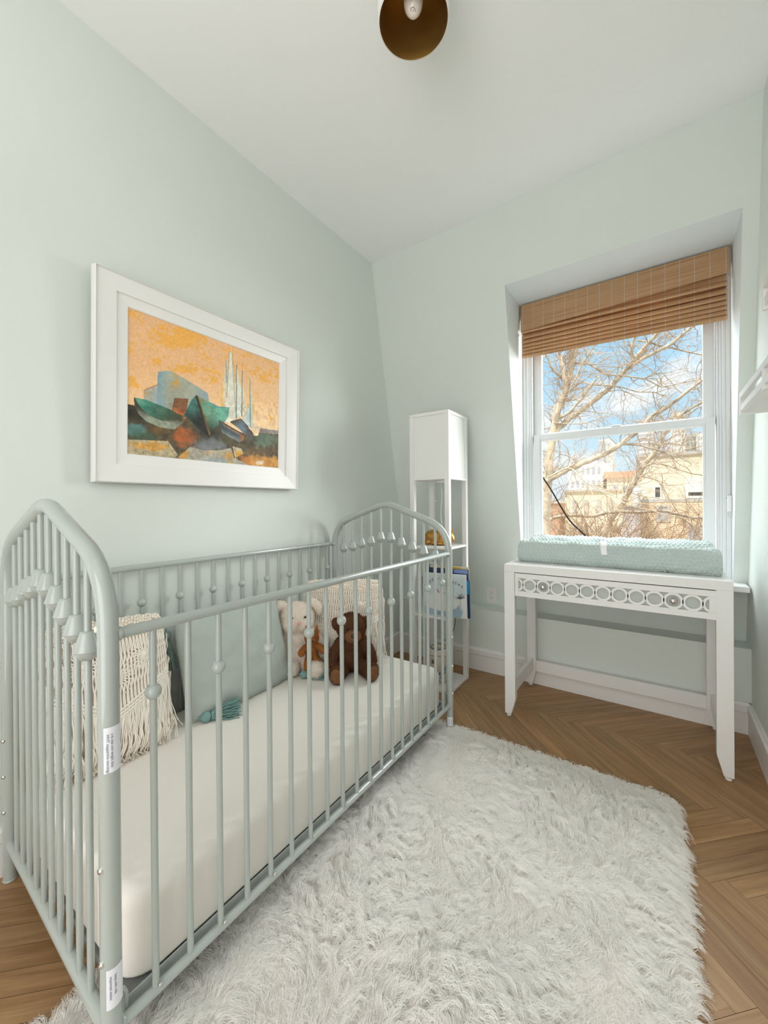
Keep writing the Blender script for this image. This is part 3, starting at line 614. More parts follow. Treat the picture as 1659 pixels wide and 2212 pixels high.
    m = fill([(997, 1112), (1247, 1252), (1238, 1310), (1200, 1325), (1110, 1280), (1030, 1230), (1003, 1170)], c(62, 72, 76), c(116, 124, 126), lerp(V_-.4*U_, 770, 820), .15); mixin(m, lerp(U_, 1190, 1245), c(190, 104, 52))
    fill([(1008, 1118), (1245, 1252), (1185, 1250), (1120, 1215), (1060, 1180)], c(124, 108, 100)); fill([(997, 1110), (1247, 1250), (1245, 1262), (1000, 1124)], c(92, 58, 36))
    m = fill([(1105, 1128), (1210, 1098), (1342, 1240), (1335, 1268), (1290, 1280), (1180, 1185)], c(82, 74, 72), c(104, 124, 138), lerp(blob(1210, 1210, 60, 80), .1, .7), .12)
    fill([(1210, 1098), (1222, 1104), (1345, 1238), (1335, 1250)], c(52, 44, 42)); fill([(1282, 1180), (1405, 1176), (1382, 1262), (1342, 1262), (1325, 1225)], c(240, 208, 166)); fill([(1282, 1180), (1405, 1174), (1403, 1184), (1290, 1190)], c(200, 196, 186))
    # a scribbled signature
    for k in range(9):
        a = 175+k*16; b = 1410+(k % 3)*6; fill([(a, b), (a+3, b-2), (a+12, b+12-(k % 2)*16), (a+9, b+14-(k % 2)*16)], c(52, 46, 40))
    fill([(262, 1395), (266, 1395), (250, 1440), (246, 1440)], c(52, 46, 40))
    gt = (noise(46, 34, 4)-.5)[..., None]*2; gm_ = (V_ > 950)[..., None]; img = np.where(gm_, img*(1+.13*gt)+8*gt, img); img = 14+img*.955
    img *= (1+.05*(noise(120, 90, 2)-.5)[..., None]*2)
    lin = np.clip(img/255, 0, 1); lin = np.where(lin <= .04045, lin/12.92, ((lin+.055)/1.055)**2.4)
    Y = ay0+(ay1-ay0)*S; Z = az0+(az1-az0)*T
    h = .003; dz = Z-z0
    V = np.stack([.012+h*math.cos(lean)+dz*math.sin(lean), Y-(y0+y1)/2, dz*math.cos(lean)-h*math.sin(lean)], -1).reshape(-1, 3)
    idx = np.arange(NX*NZ).reshape(NZ, NX); Q = np.stack([idx[:-1, :-1], idx[:-1, 1:], idx[1:, 1:], idx[1:, :-1]], -1).reshape(-1, 4)
    pm = mat('painted_canvas', (1, 1, 1, 1), 0.55, spec=0.25, attr='paint')
    o = mesh_np('canvas', V, Q, pm, root); ca = o.data.color_attributes.new('paint', 'FLOAT_COLOR', 'POINT')
    ca.data.foreach_set('color', np.c_[lin.reshape(-1, 3), np.ones(NX*NZ)].astype(np.float32).ravel())
    MB().add([put((-.002, y0+.02, z0+.02)), put((-.002, y1-.02, z0+.02)), put((-.002, y1-.02, z1-.02)), put((-.002, y0+.02, z1-.02))], [(0, 1, 2, 3)]).build('backing_board', M['white'], root)
painting()

# ================================================================== console table with fretwork drawer
tb = empty('console_table', (1.3515, 2.17, 0), 'white console table with ring fretwork drawer standing under the window', 'table')
TX0, TX1, TY0, TY1, TZ = 0.9205, 1.7825, 1.9562, 2.398, 0.757
part(MB().box(TX0, TX1, TY0, TY1, 0.7195, TZ, .0015), 'table_top', M['white'], tb)
def table_leg(left, front):
    xo = TX0 if left else TX1; s = 1 if left else -1
    y0, y1 = (TY0, TY0+.034) if front else (2.362, TY1)
    w = .0505 if front else .048
    poly = [(xo, .016), (xo+s*.030, .016), (xo+s*w, .090), (xo+s*w, .7195), (xo, .7195)]
    if not left: poly = poly[::-1]
    bm = bmesh.new(); vs = [bm.verts.new((p[0], y0, p[1])) for p in poly]; f = bm.faces.new(vs)
    r = bmesh.ops.extrude_face_region(bm, geom=[f]); bmesh.ops.translate(bm, vec=(0, y1-y0, 0), verts=[g for g in r['geom'] if isinstance(g, bmesh.types.BMVert)])
    bmesh.ops.recalc_face_normals(bm, faces=bm.faces[:]); bmesh.ops.bevel(bm, geom=bm.edges[:], offset=.0015, segments=2, affect='EDGES')
    leg = part(MB().bm(bm), 'leg', M['white'], tb)
    part(MB().lathe([(0, 0), (.010, 0), (.0115, .003), (.010, .008), (.004, .010), (.004, .018)], (xo+s*.015, (y0+y1)/2, 0.0), n=16), 'glide', M['trim'], leg)
for l_ in (True, False):
    for f_ in (True, False): table_leg(l_, f_)
    xa, xb = (0.936, 0.956) if l_ else (1.747, 1.767)
    part(MB().box(xa, xb, TY0+.034, 2.362, 0.102, 0.168, .0015), 'side_stretcher', M['white'], tb)
part(MB().box(TX0+.048, TX1-.048, 2.370, 2.392, 0.088, 0.150, .0015), 'back_stretcher', M['white'], tb)
part(MB().box(TX0+.048, TX1-.048, 2.370, 2.392, 0.60, 0.7195, .001), 'back_apron', M['white'], tb)
for xa, xb in ((TX0+.006, TX0+.030), (TX1-.030, TX1-.006)): part(MB().box(xa, xb, TY0+.034, 2.362, 0.60, 0.7195, .001), 'side_apron', M['white'], tb)
DX0, DX1, DZ0, DZ1 = TX0+.0525, TX1-.0525+.004, 0.6045, 0.7160
dr = part(MB().box(DX0, DX1, TY0+.0155, 2.30, DZ0+.004, DZ1-.004, .001), 'drawer', M['white'], tb)
PX0, PX1, PZ0, PZ1 = 0.9895, 1.7115, 0.6305, 0.6920
fm = MB(); y0_, y1_ = TY0+.0005, TY0+.015
fm.box(DX0, DX1, y0_, y1_, PZ1, DZ1, .001); fm.box(DX0, DX1, y0_, y1_, DZ0, PZ0, .001); fm.box(DX0, PX0, y0_, y1_, PZ0, PZ1, .001); fm.box(PX1, DX1, y0_, y1_, PZ0, PZ1, .001)
part(fm, 'drawer_frame', M['white'], dr)
part(MB().box(PX0, PX1, TY0+.0125, TY0+.0155, PZ0, PZ1), 'inset_panel', M['panel'], dr)
fw_ = MB(); zc = (PZ0+PZ1)/2
def flat_ring(cx, ro, ri, a0, a1, n):
    V = []; 
    for i in range(n+1):
        a = a0+(a1-a0)*i/n
        for rr, yy in ((ri, y1_-.003), (ri, y0_+.0015), (ro, y0_+.0015), (ro, y1_-.003)): V.append((cx+rr*math.cos(a), yy, zc+rr*math.sin(a)))
    F = [(i*4+j, i*4+(j+1) % 4, i*4+4+(j+1) % 4, i*4+4+j) for i in range(n) for j in range(4)]
    fw_.add(V, F)
RC = [1.0424+.06195*i for i in range(11)]
for x in RC: flat_ring(x, .0332, .0236, 0, 2*PI, 48)
flat_ring(RC[0]-.06195, .0332, .0236, -1.2, 1.2, 22); flat_ring(RC[-1]+.06195, .0332, .0236, PI-1.2, PI+1.2, 22)
part(fw_, 'ring_fretwork', M['white'], dr)
for x in (RC[1], RC[9]):
    kb = MB().lathe([(0, .0275), (.005, .027), (.0098, .0245), (.0128, .0195), (.0126, .014), (.009, .010), (.0055, .006), (.0065, 0.0)], (x, TY0+.0125, zc), (0, -1, 0), 20)
    part(kb, 'knob', M['knob'], dr)

# changing pad: contoured, dotted cover
def changing_pad():
    x0, x1, y0, y1 = 0.952, 1.762, 2.064, 2.392
    zb = TZ+.001
    root = empty('changing_pad', ((x0+x1)/2, (y0+y1)/2, zb), 'sage dotted changing pad with white straps lying on the console table', 'changing pad')
    tz = lambda s: .106-.060*math.exp(-((s-.50)/.19)**2)+.010*s
    def dots(x, y, m):
        a = .0175; r = np.round(y/(a*.866)); xx = x/a-(r % 2)*.5; dx = (xx-np.round(xx))*a; dy = y-r*a*.866
        return m*math.exp(-(dx*dx+dy*dy)/(.0044**2))
    nx, nv = 420, 210
    # cross-section path (y, z): front bottom -> front top -> dip -> back top -> back bottom
    pts = [(y0+.016, 0), (y0+.001, .022), (y0-.003, .055), (y0+.004, .092)]
    pts += [(y0+.018+(y1-y0-.036)*s, tz(s)) for s in np.linspace(0.0, 1, 14)]
    pts += [(y1-.004, .075), (y1+.001, .04), (y1-.016, 0)]
    C = bezier_smooth(pts, 10); d = np.r_[0, np.cumsum(np.linalg.norm(np.diff(C, axis=0), axis=1))]
    dd = np.linspace(0, d[-1], nv); C = np.c_[np.interp(dd, d, C[:, 0]), np.interp(dd, d, C[:, 1])]
    Tn = np.gradient(C, axis=0); Tn /= np.linalg.norm(Tn, axis=1)[:, None]; Nn = np.c_[-Tn[:, 1], Tn[:, 0]]
    rng = np.random.default_rng(5)
    def fn(u, v):
        j = int(round(v*(nv-1))); y, z = C[j]; x = x0+(x1-x0)*u
        # round the two ends
        e_ = min(u, 1-u)*(x1-x0); f = 1.0
        if e_ < .03: f = math.sqrt(max(0, 1-((.03-e_)/.03)**2))*.26+.74
        yc = (y0+y1)/2; yy = yc+(y-yc)*(0.93+.07*min(1, f+.0)); zz = z*f if z > .02 else z
        s = np.sign(u-.5); xx = x
        wv = .0022*math.sin(9*x*6.28/0.8+dd[j]*25)+.0018*math.sin(31*x+dd[j]*60)+(.003*math.sin(70*x-150*dd[j])*max(0, (x-1.3))*1.2 if dd[j] < .12 else 0)
        h = dots(x, dd[j], .0048)+wv
        rot_ = -(x-(x0+x1)/2)*.035*(1-(y-y0)/(y1-y0))
        return (xx-(x0+x1)/2, yy+Nn[j][0]*h-yc+rot_, max(.0, zz+Nn[j][1]*h))
    mb = MB(); mb.grid(fn, nx, nv)
    # end caps
    for i, fl in ((0, False), (nx-1, True)):
        ring = [j*nx+i for j in range(nv)]; cen = len(mb.v); p = np.mean([mb.v[k] for k in ring], axis=0); p[0] += (-.010 if i == 0 else .010); mb.v.append(tuple(p))
        for a, b in zip(ring[:-1], ring[1:]): mb.f.append((a, b, cen) if fl else (b, a, cen)); mb.sm.append(True)
        mb.f.append((ring[-1], ring[0], cen) if fl else (ring[0], ring[-1], cen)); mb.sm.append(True)
    mb.build('pad_cover', M['mink'], root)
    cx, cy = (x0+x1)/2, (y0+y1)/2
    # front strap hanging over the roll
    st = MB(); pth = [(2.150, .862+.001), (2.115, .872), (2.086, .873), (2.070, .866), (2.0545, .850), (2.051, .830), (2.0515, .815)]
    P = bezier_smooth([(a, b-zb) for a, b in pth], 5)
    st.grid(lambda u, v: (1.338+.026*(u-.5)+.012*v-cx, P[int(round(v*(len(P)-1)))][0]-cy+rotfix(1.338, P[int(round(v*(len(P)-1)))][0], cx, y0, y1), P[int(round(v*(len(P)-1)))][1]+.004), 5, len(P))
    o = st.build('front_strap', M['satin'], root); sm_ = o.modifiers.new('thick', 'SOLIDIFY'); sm_.thickness = .0012
    bs = MB()
    for (ya, za, xa, w, tilt) in ((2.30, .838, 1.360, .032, .3), (2.335, .858, 1.385, .030, -.5)):
        pts_ = bezier_smooth([(xa-.03, ya-.03, za-.008), (xa-.008, ya+.0, za+.006), (xa+.020, ya+.022*tilt+.012, za+.010), (xa+.046, ya+.02, za+.006)], 5)
        bs.grid(lambda u, v: tuple(pts_[int(round(v*(len(pts_)-1)))]+np.array([.004*(u-.5), w*(u-.5), .010*abs(u-.5)])-np.array([cx, cy, zb])), 5, len(pts_))
    o = bs.build('buckle_strap', M['satin'], root); sm_ = o.modifiers.new('thick', 'SOLIDIFY'); sm_.thickness = .0012
def rotfix(x, y, cx, y0, y1): return -(x-cx)*.035*(1-(y-y0)/(y1-y0))
changing_pad()

# ================================================================== shelf floor lamp
LX0, LX1, LY0, LY1 = 0.3569, 0.6066, 1.9921, 2.2545
fl = empty('shelf_floor_lamp', ((LX0+LX1)/2, (LY0+LY1)/2, 0), 'tall white square floor lamp with open shelves in the far left corner', 'floor lamp')
lw = .027
for xa in (LX0, LX1-lw):
    for ya in (LY0, LY1-lw): part(MB().box(xa, xa+lw, ya, ya+lw, 0.004, 1.562, .0012), 'leg', M['white'], fl)
def lamp_shelf(z0, z1, name):
    part(MB().box(LX0+.002, LX1-.002, LY0+.002, LY1-.002, z0, z1, .001), name, M['white'], fl)
lamp_shelf(0.002, 0.0155, 'base_shelf'); lamp_shelf(0.411, 0.4225, 'shelf'); lamp_shelf(0.8035, 0.8155, 'shelf')
for (za, zb_, nm_, g_) in ((1.562, 1.5795, 'top_frame', .0003), (1.196, 1.2105, 'shade_frame', .0006)):
    tf = MB(); a, b, c_, d_ = LX0-g_, LX1+g_, LY0-g_, LY1+g_
    tf.box(a, b, c_, c_+lw, za, zb_, .001); tf.box(a, b, d_-lw, d_, za, zb_, .001); tf.box(a, a+lw, c_+lw, d_-lw, za, zb_, .001); tf.box(b-lw, b, c_+lw, d_-lw, za, zb_, .001)
    part(tf, nm_, M['white'], fl)
sh = MB(); a_ = .006
for (xa, xb, ya, yb) in ((LX0+lw-.001, LX1-lw+.001, LY0+a_, LY0+a_+.0015), (LX0+lw-.001, LX1-lw+.001, LY1-a_-.0015, LY1-a_), (LX0+a_, LX0+a_+.0015, LY0+lw-.001, LY1-lw+.001), (LX1-a_-.0015, LX1-a_, LY0+lw-.001, LY1-lw+.001)):
    sh.box(xa, xb, ya, yb, 1.2105, 1.562)
part(sh, 'lamp_shade', M['shade'], fl)
cxl, cyl = (LX0+LX1)/2, (LY0+LY1)/2
sk = MB(); sk.box(LX0+lw, LX1-lw, cyl-.03, cyl+.03, 1.197, 1.205, .001); sk.lathe([(0, 0), (.03, 0), (.034, .004), (.032, .012), (.022, .016), (.021, .06), (0, .06)], (cxl, cyl, 1.186))
skt = part(sk, 'lamp_socket', M['white'], fl)
part(MB().lathe([(0, 0), (.012, .002), (.030, .06), (.022, .085), (.012, .10)][::-1], (cxl, cyl, 1.246)), 'bulb', M['bulb'], skt)
pcn = MB(); xch, ych = cxl-.018, cyl-.02
for i in range(42): pcn.ball((xch, ych, 1.190-i*.0026), .0011, 6, 4)
pcn.ball((xch, ych, 1.077), .0062, 12, 8)
part(pcn, 'pull_chain', M['chrome'], fl)
cp = MB(); P = []
for i in range(60):
    t = i/59; P.append((cxl+.012+.006*math.sin(t*9)+.004*t, cyl-.01+.02*t, 1.19-t*.372))
cp.tube(P, .0019, 6)
P2 = [(p[0]+.0028*math.cos(i*1.3), p[1]+.0028*math.sin(i*1.3), p[2]) for i, p in enumerate(P)]; cp.tube(P2, .0016, 6)
part(cp, 'power_cord', M['clearcord'], fl)
bc = MB(); bc.tube(bezier_smooth([(.49, 2.262, .80), (.486, 2.30, .55), (.47, 2.36, .30), (.43, 2.375, .20), (.37, 2.36, .14), (.30, 2.34, .05), (.27, 2.30, .004)], 8), .0022, 8)
part(bc, 'wall_cord', M['black'], fl)

# gold animal on the upper lamp shelf
def gold_animal():
    root = empty('gold_animal_figurine', (.478, 2.125, .8158), 'gold animal figurine with a rounded back on the upper lamp shelf', 'figurine')
    mb = MB()
    for c_, r_ in (((-.008, 0, .046), (.080, .050, .044)), ((-.045, 0, .050), (.046, .046, .040)), ((.030, 0, .045), (.052, .048, .042)), ((.072, -.008, .045), (.030, .032, .034)), ((.092, -.014, .036), (.014, .016, .014)),
                   ((-.062, -.030, .014), (.022, .018, .014)), ((-.02, -.040, .012), (.020, .014, .012)), ((.022, -.040, .012), (.022, .016, .012)), ((.052, -.036, .014), (.020, .016, .013)), ((-.05, .03, .014), (.022, .018, .014)), ((.03, .03, .014), (.022, .018, .014)), ((-.088, -.01, .02), (.012, .012, .012))):
        mb.ball(c_, r_)
    mb.ball((.080, .008, .078), (.010, .006, .020), mtx=Matrix.Rotation(.25, 4, 'Y')); mb.ball((.072, -.026, .076), (.010, .006, .018), mtx=Matrix.Rotation(.1, 4, 'Y'))
    o = mb.build('body', M['gold'], root); r = o.modifiers.new('merge', 'REMESH'); r.mode = 'VOXEL'; r.voxel_size = .0035; r.use_smooth_shade = True
    s = o.modifiers.new('soft', 'SMOOTH'); s.iterations = 4
gold_animal()

# painted jar on the lamp base
def jar():
    root = empty('ceramic_jar', (.470, 2.118, .0156), 'cream ceramic jar painted with blue flowers on the floor lamp base', 'jar')
    m = mat('cream_glaze', (0.66, 0.58, 0.49, 1), 0.3, spec=.5, noise=.06, nscale=20); blue = mat('blue_glaze', (0.035, 0.19, 0.33, 1), 0.3); dk = mat('brown_glaze', (0.06, 0.04, 0.035, 1), 0.35)
    prof = [(0, 0), (.060, 0), (.066, .004), (.079, .035), (.087, .075), (.086, .105), (.080, .135), (.072, .155), (.070, .160), (.074, .162), (.074, .168), (.066, .172), (.060, .172)]
    ri = lambda z: float(np.interp(z, [p[1] for p in prof[1:9]], [p[0] for p in prof[1:9]]))
    body = MB().lathe(prof, n=40).build('body', m, root)
    lid = MB().lathe([(.064, .170), (.064, .176), (.056, .186), (.040, .192), (.030, .193), (.030, .190), (0, .190)], n=32).build('lid', m, root)
    MB().lathe([(.047, .1895), (.0485, .1915), (.044, .1935)], n=32).build('lid_band', dk, lid)
    rng = random.Random(4); fb = MB()
    def petal(th, z, s):
        r = ri(z)+.0006; c_ = (r*math.cos(th), r*math.sin(th), z)
        fb.ball(c_, (.0012, s, s*1.25), 8, 6, Matrix.Rotation(th, 4, 'Z'))
    for th0, z0 in ((-1.95, .105), (-1.30, .055), (-.55, .085), (-2.5, .06), (-.05, .06), (.6, .09), (1.4, .07), (2.2, .09), (-1.62, .04), (-.95, .045)):
        for k in range(9): petal(th0+rng.uniform(-.16, .16), z0+rng.uniform(-.028, .030), rng.uniform(.003, .0065))
    for th0 in (-1.9, -1.3, -.6): 
        for k in range(4):
            a = th0+rng.uniform(-.3, .3); fb.ball((.046*math.cos(a), .046*math.sin(a), .1905), (.006, .005, .0015), 8, 6)
    fb.build('blue_flowers', blue, body)
    kn = MB()
    for th in (-1.55, -1.47, -1.40):
        for z in (.138, .131, .124):
            r = ri(z)+.001; kn.ball((r*math.cos(th), r*math.sin(th), z), .0032, 8, 6)
    for th in (-2.2,): kn.tube([(.05*math.cos(th), .05*math.sin(th), .176), (.068*math.cos(th), .068*math.sin(th), .182), (.074*math.cos(th), .074*math.sin(th), .170)], .004, 8)
    kn.build('clasp', dk, body)
jar()

# picture books on the lower lamp shelf
def book(name, label, x0, x1, y, thick, z0, z1, cover, tilt=0.0, edge=None):
    root = empty(name, ((x0+x1)/2, y, z0), label, 'book', 'picture books on the lamp shelf'); root.rotation_euler = (0, tilt, 0)
    w, h = (x1-x0)/2, z1-z0
    MB().box(-w, w, 0, .0028, 0, h, .0006).box(-w, w, thick-.0028, thick, 0, h, .0006).box(-w, -w+.003, 0, thick, 0, h, .0006).build('cover', cover, root)
    MB().box(-w+.003, w-.004, .0028, thick-.0028, .003, h-.003).build('pages', edge or M['paper'], root)
    return root, w, h
bm1 = mat('pale_blue_cover', (0.60, 0.67, 0.69, 1), .35, noise=.05, nscale=30); bm2 = mat('deep_blue_cover', (0.012, 0.035, 0.12, 1), .3, noise=.5, nscale=14); bm3 = mat('navy_cover', (0.035, 0.04, 0.11, 1), .35); bm4 = mat('cream_cover', (0.66, 0.60, 0.45, 1), .5); bm5 = mat('bright_blue_print', (0.02, 0.30, 0.62, 1), .35); bm6 = mat('yellow_print', (0.72, 0.42, 0.03, 1), .45); bm7 = mat('periwinkle_print', (0.22, 0.28, 0.55, 1), .45); bm8 = mat('teal_print', (0.02, 0.17, 0.24, 1), .4)
r1, w1, h1 = book('picture_book', 'pale blue picture book with a skating pond cover, front of the lamp shelf', .422, .692, 2.030, .010, .4235, .664, bm1, math.radians(-1.6))
snow = mat('snow_print', (0.74, 0.74, 0.71, 1), .4, noise=.03, nscale=20); pond = mat('pond_print', (0.33, 0.45, 0.53, 1), .4, noise=.12, nscale=30); inkm = mat('dark_print', (0.10, 0.12, 0.17, 1), .5); redm = mat('red_print', (0.55, 0.03, 0.03, 1), .5)
ar = MB(); yy = -.0004
ar.prism([(-.12, .05), (-.10, .11), (-.04, .135), (.04, .125), (.085, .085), (.07, .05), (.02, .032), (-.05, .03)], 'y', yy, 0.0); ar.prism([(.07, .135), (.134, .13), (.134, .002), (.10, .002), (.118, .05), (.09, .075)], 'y', yy, 0.0)
ar.build('snow_illustration', snow, r1)
ar = MB(); ar.prism([(-.134, .002), (.098, .002), (.112, .03), (.088, .07), (.07, .05), (.02, .030), (-.05, .028), (-.12, .045), (-.134, .06)], 'y', yy, 0.0); ar.build('pond_illustration', pond, r1)
ar = MB(); rng_ = random.Random(8)
for k in range(70):
    a = rng_.uniform(.2, 2.9); r_ = rng_.uniform(.012, .038); cx_, cz_ = .098, .105
    ar.tube([(cx_, -.0006, cz_), (cx_+.5*r_*math.cos(a+.2), -.0006, cz_+.5*r_*math.sin(a+.2)), (cx_+r_*math.cos(a), -.0006, cz_+r_*math.sin(a))], .0005, 4)
ar.tube([(.098, -.0006, .06), (.098, -.0006, .108)], .0012, 5)
ar.build('tree_illustration', inkm, r1)
ar = MB(); ar.tube(bezier_smooth([(-.044, -.0006, .150), (-.038, -.0006, .142), (-.030, -.0006, .128)], 5), .0024, 6); ar.ball((-.006, -.0004, .130), (.009, .0008, .006), 8, 6); ar.build('red_scarf_shapes', redm, r1)
def arc_text(s, x0, x1, zb, bulge, size, m, parent, slant):
    n = len(s)
    for i, ch in enumerate(s):
        if ch == ' ': continue
        t = i/(n-1); x = x0+(x1-x0)*t; z = zb+bulge*math.sin(PI*t)+slant*t; a = math.atan2(bulge*PI*math.cos(PI*t)+slant, x1-x0)
        ca, sa = math.cos(a), math.sin(a)
        mt = Matrix(((ca, -sa, 0, x), (0, 0, -1, -.0008), (sa, ca, 0, z), (0, 0, 0, 1)))
        text_part(ch, size, mt, m, 'title_letter', parent, .0002, 'CENTER')
arc_text('Angelina', -.098, -.002, .178, .030, .031, inkm, r1, .012); arc_text('Skates', .020, .112, .198, .010, .031, inkm, r1, -.022)
text_part('story and pictures', .011, Matrix(((1, .02, 0, -.03), (0, 0, -1, -.0008), (-.02, 1, 0, .016), (0, 0, 0, 1))), inkm, 'byline', r1, .0002, 'CENTER')
r2, w2, h2 = book('picture_book', 'deep blue picture book peeking out right behind the skating pond book', .405, .700, 2.048, .010, .4235, .632, bm2, math.radians(-1.2))
MB().box(w2-.060, w2-.001, -.0004, 0, h2-.075, h2-.002).build('sky_print', bm5, r2)
r3, w3, h3 = book('picture_book', 'navy picture book rising above the skating pond book on the lamp shelf', .445, .688, 2.066, .009, .4235, .688, bm3, math.radians(-1.0))
MB().box(w3-.085, w3-.002, -.0004, 0, h3-.022, h3-.001).build('cover_print', bm7, r3)
r4, w4, h4 = book('picture_book', 'cream and yellow picture book at the back of the lamp shelf', .438, .682, 2.083, .011, .4235, .700, bm4, math.radians(-.8), bm4)
MB().box(-.01, w4-.045, -.0004, 0, h4-.016, h4-.002).build('cover_print', bm6, r4)
r5, w5, h5 = book('picture_book', 'teal spined picture book standing behind the others on the lamp shelf', .415, .600, 2.102, .012, .4235, .697, bm8, 0)

# ================================================================== bamboo shade in the recess
def bamboo_shade():
    x0, x1 = 0.872, 1.831
    root = empty('bamboo_shade', ((x0+x1)/2, 2.47, 2.265), 'woven bamboo roman shade half raised at the top of the window', 'window shade')
    m = bpy.data.materials.new('woven_bamboo'); m.use_nodes = True; t = m.node_tree; b = t.nodes['Principled BSDF']; k = t.links.new
    tc = N(t, 'ShaderNodeTexCoord'); mp = N(t, 'ShaderNodeMapping'); mp.inputs['Scale'].default_value = (2.2, 3, 520)
    n1 = N(t, 'ShaderNodeTexNoise'); n1.inputs['Scale'].default_value = 1; n1.inputs['Detail'].default_value = 2; n1.inputs['Roughness'].default_value = .7
    rp = N(t, 'ShaderNodeValToRGB'); rp.color_ramp.elements[0].position = .30; rp.color_ramp.elements[1].position = .70
    rp.color_ramp.elements[0].color = (0.34, 0.165, 0.065, 1); rp.color_ramp.elements[1].color = (0.74, 0.52, 0.31, 1)
    q = rp.color_ramp.elements.new(.47); q.color = (0.60, 0.355, 0.185, 1)
    sp = N(t, 'ShaderNodeSeparateXYZ'); d1 = N(t, 'ShaderNodeMath', operation='MULTIPLY'); d1.inputs[1].default_value = 1/0.0585
    fr = N(t, 'ShaderNodeMath', operation='FRACT'); lt = N(t, 'ShaderNodeMath', operation='LESS_THAN'); lt.inputs[1].default_value = .045
    mx = N(t, 'ShaderNodeMix', data_type='RGBA'); mx.inputs[7].default_value = (0.62, 0.56, 0.47, 1)
    wv = N(t, 'ShaderNodeTexWave', wave_type='BANDS', bands_direction='Z'); wv.inputs['Scale'].default_value = 75
    bp = N(t, 'ShaderNodeBump'); bp.inputs['Strength'].default_value = .5; bp.inputs['Distance'].default_value = .001
    k(tc.outputs['Object'], mp.inputs[0]); k(mp.outputs[0], n1.inputs['Vector']); k(n1.outputs['Fac'], rp.inputs[0])
    k(tc.outputs['Object'], sp.inputs[0]); k(sp.outputs['X'], d1.inputs[0]); k(d1.outputs[0], fr.inputs[0]); k(fr.outputs[0], lt.inputs[0]); k(lt.outputs[0], mx.inputs[0])
    k(rp.outputs[0], mx.inputs[6]); k(mx.outputs[2], b.inputs['Base Color']); k(tc.outputs['Object'], wv.inputs['Vector']); k(wv.outputs['Fac'], bp.inputs['Height']); k(bp.outputs[0], b.inputs['Normal'])
    b.inputs['Roughness'].default_value = .55; b.inputs['Specular IOR Level'].default_value = .3
    tl = N(t, 'ShaderNodeBsdfTranslucent'); ms = N(t, 'ShaderNodeMixShader'); ms.inputs[0].default_value = .30; k(mx.outputs[2], tl.inputs[0])
    k(b.outputs[0], ms.inputs[1]); k(tl.outputs[0], ms.inputs[2]); k(ms.outputs[0], t.nodes['Material Output'].inputs[0])
    def strip(name, prof, xa, xb, offL, offR, mt=m, th=.002):
        mb = MB(); C = np.array(prof)
        # arc positions: lower points get the full left/right offset
        zt, zb = C[:, 1].max(), C[:, 1].min()
        def fn(u, v):
            j = int(round(v*(len(C)-1))); y, z = C[j]; f = (zt-z)/(zt-zb+1e-9)
            return (xa+(xb-xa)*u, y, z+f*(offL*(1-u)+offR*u))
        mb.grid(fn, 9, len(C)); o = part(mb, name, mt, root); s = o.modifiers.new('thick', 'SOLIDIFY'); s.thickness = th; s.offset = 0
        for p in o.data.polygons: p.use_smooth = False
        return o
    strip('valance', [(2.461, 2.262), (2.456, 2.20), (2.453, 2.15), (2.453, 2.115)], x0, x1, -.016, .018)
    part(MB().box(x0+.004, x1-.004, 2.463, 2.515, 2.222, 2.262, .002), 'headrail', M['vinyl'], root)
    for xe in (x0+.001, x1-.001):
        part(MB().add([(xe, 2.458, 2.262), (xe, 2.520, 2.262), (xe, 2.520, 2.205), (xe, 2.470, 2.16), (xe, 2.455, 2.115)], [(0, 1, 2, 3, 4)]), 'valance_return', m, root).modifiers.new('thick', 'SOLIDIFY').thickness = .002
    # gathered pleats
    prof = [(2.488, 2.23), (2.486, 2.14)]
    tops = [2.112, 2.078, 2.050, 2.026, 2.004, 1.983, 1.962]
    for i, z in enumerate(tops):
        d = .004 if i == 0 else 0
        prof += [(2.492, z+.008), (2.476, z-.001), (2.464-d, z-.013), (2.458-d, z-.022), (2.461-d, z-.029), (2.480, z-.024)]
    prof += [(2.470, 1.945), (2.468, 1.936), (2.472, 1.931), (2.480, 1.936)]
    strip('pleated_shade', prof, x0+.004, x1-.006, .012, -.010)
    # bead chain and its tensioner on the right jamb
    ch = MB()
    for dx, dy, ph in ((0, 0, 0), (.004, .012, .5)):
        for i in range(205):
            z = 2.19-(i+ph)*.0054
            if z < 1.082: break
            ch.ball((1.8375+dx*.3-.002*math.sin(i*.05), 2.488+dy+(2.19-z)*.022, z), .0019, 6, 5)
    part(ch, 'bead_chain', mat('beige_chain_bead', (0.62, 0.55, 0.44, 1), .4), root)
    tn = part(MB().box(1.829, 1.8445, 2.505, 2.540, 1.010, 1.088, .003), 'chain_tensioner', M['vinyl'], root)
    part(MB().lathe([(0, .0022), (.005, .002), (.006, 0)], (1.829, 2.520, 1.078), (-1, -.4, 0), 12), 'tensioner_screw', M['chrome'], tn)
    part(MB().box(1.835, 1.8445, 2.512, 2.532, .985, 1.010, .002), 'tensioner_clip', M['clearcord'], tn)
bamboo_shade()

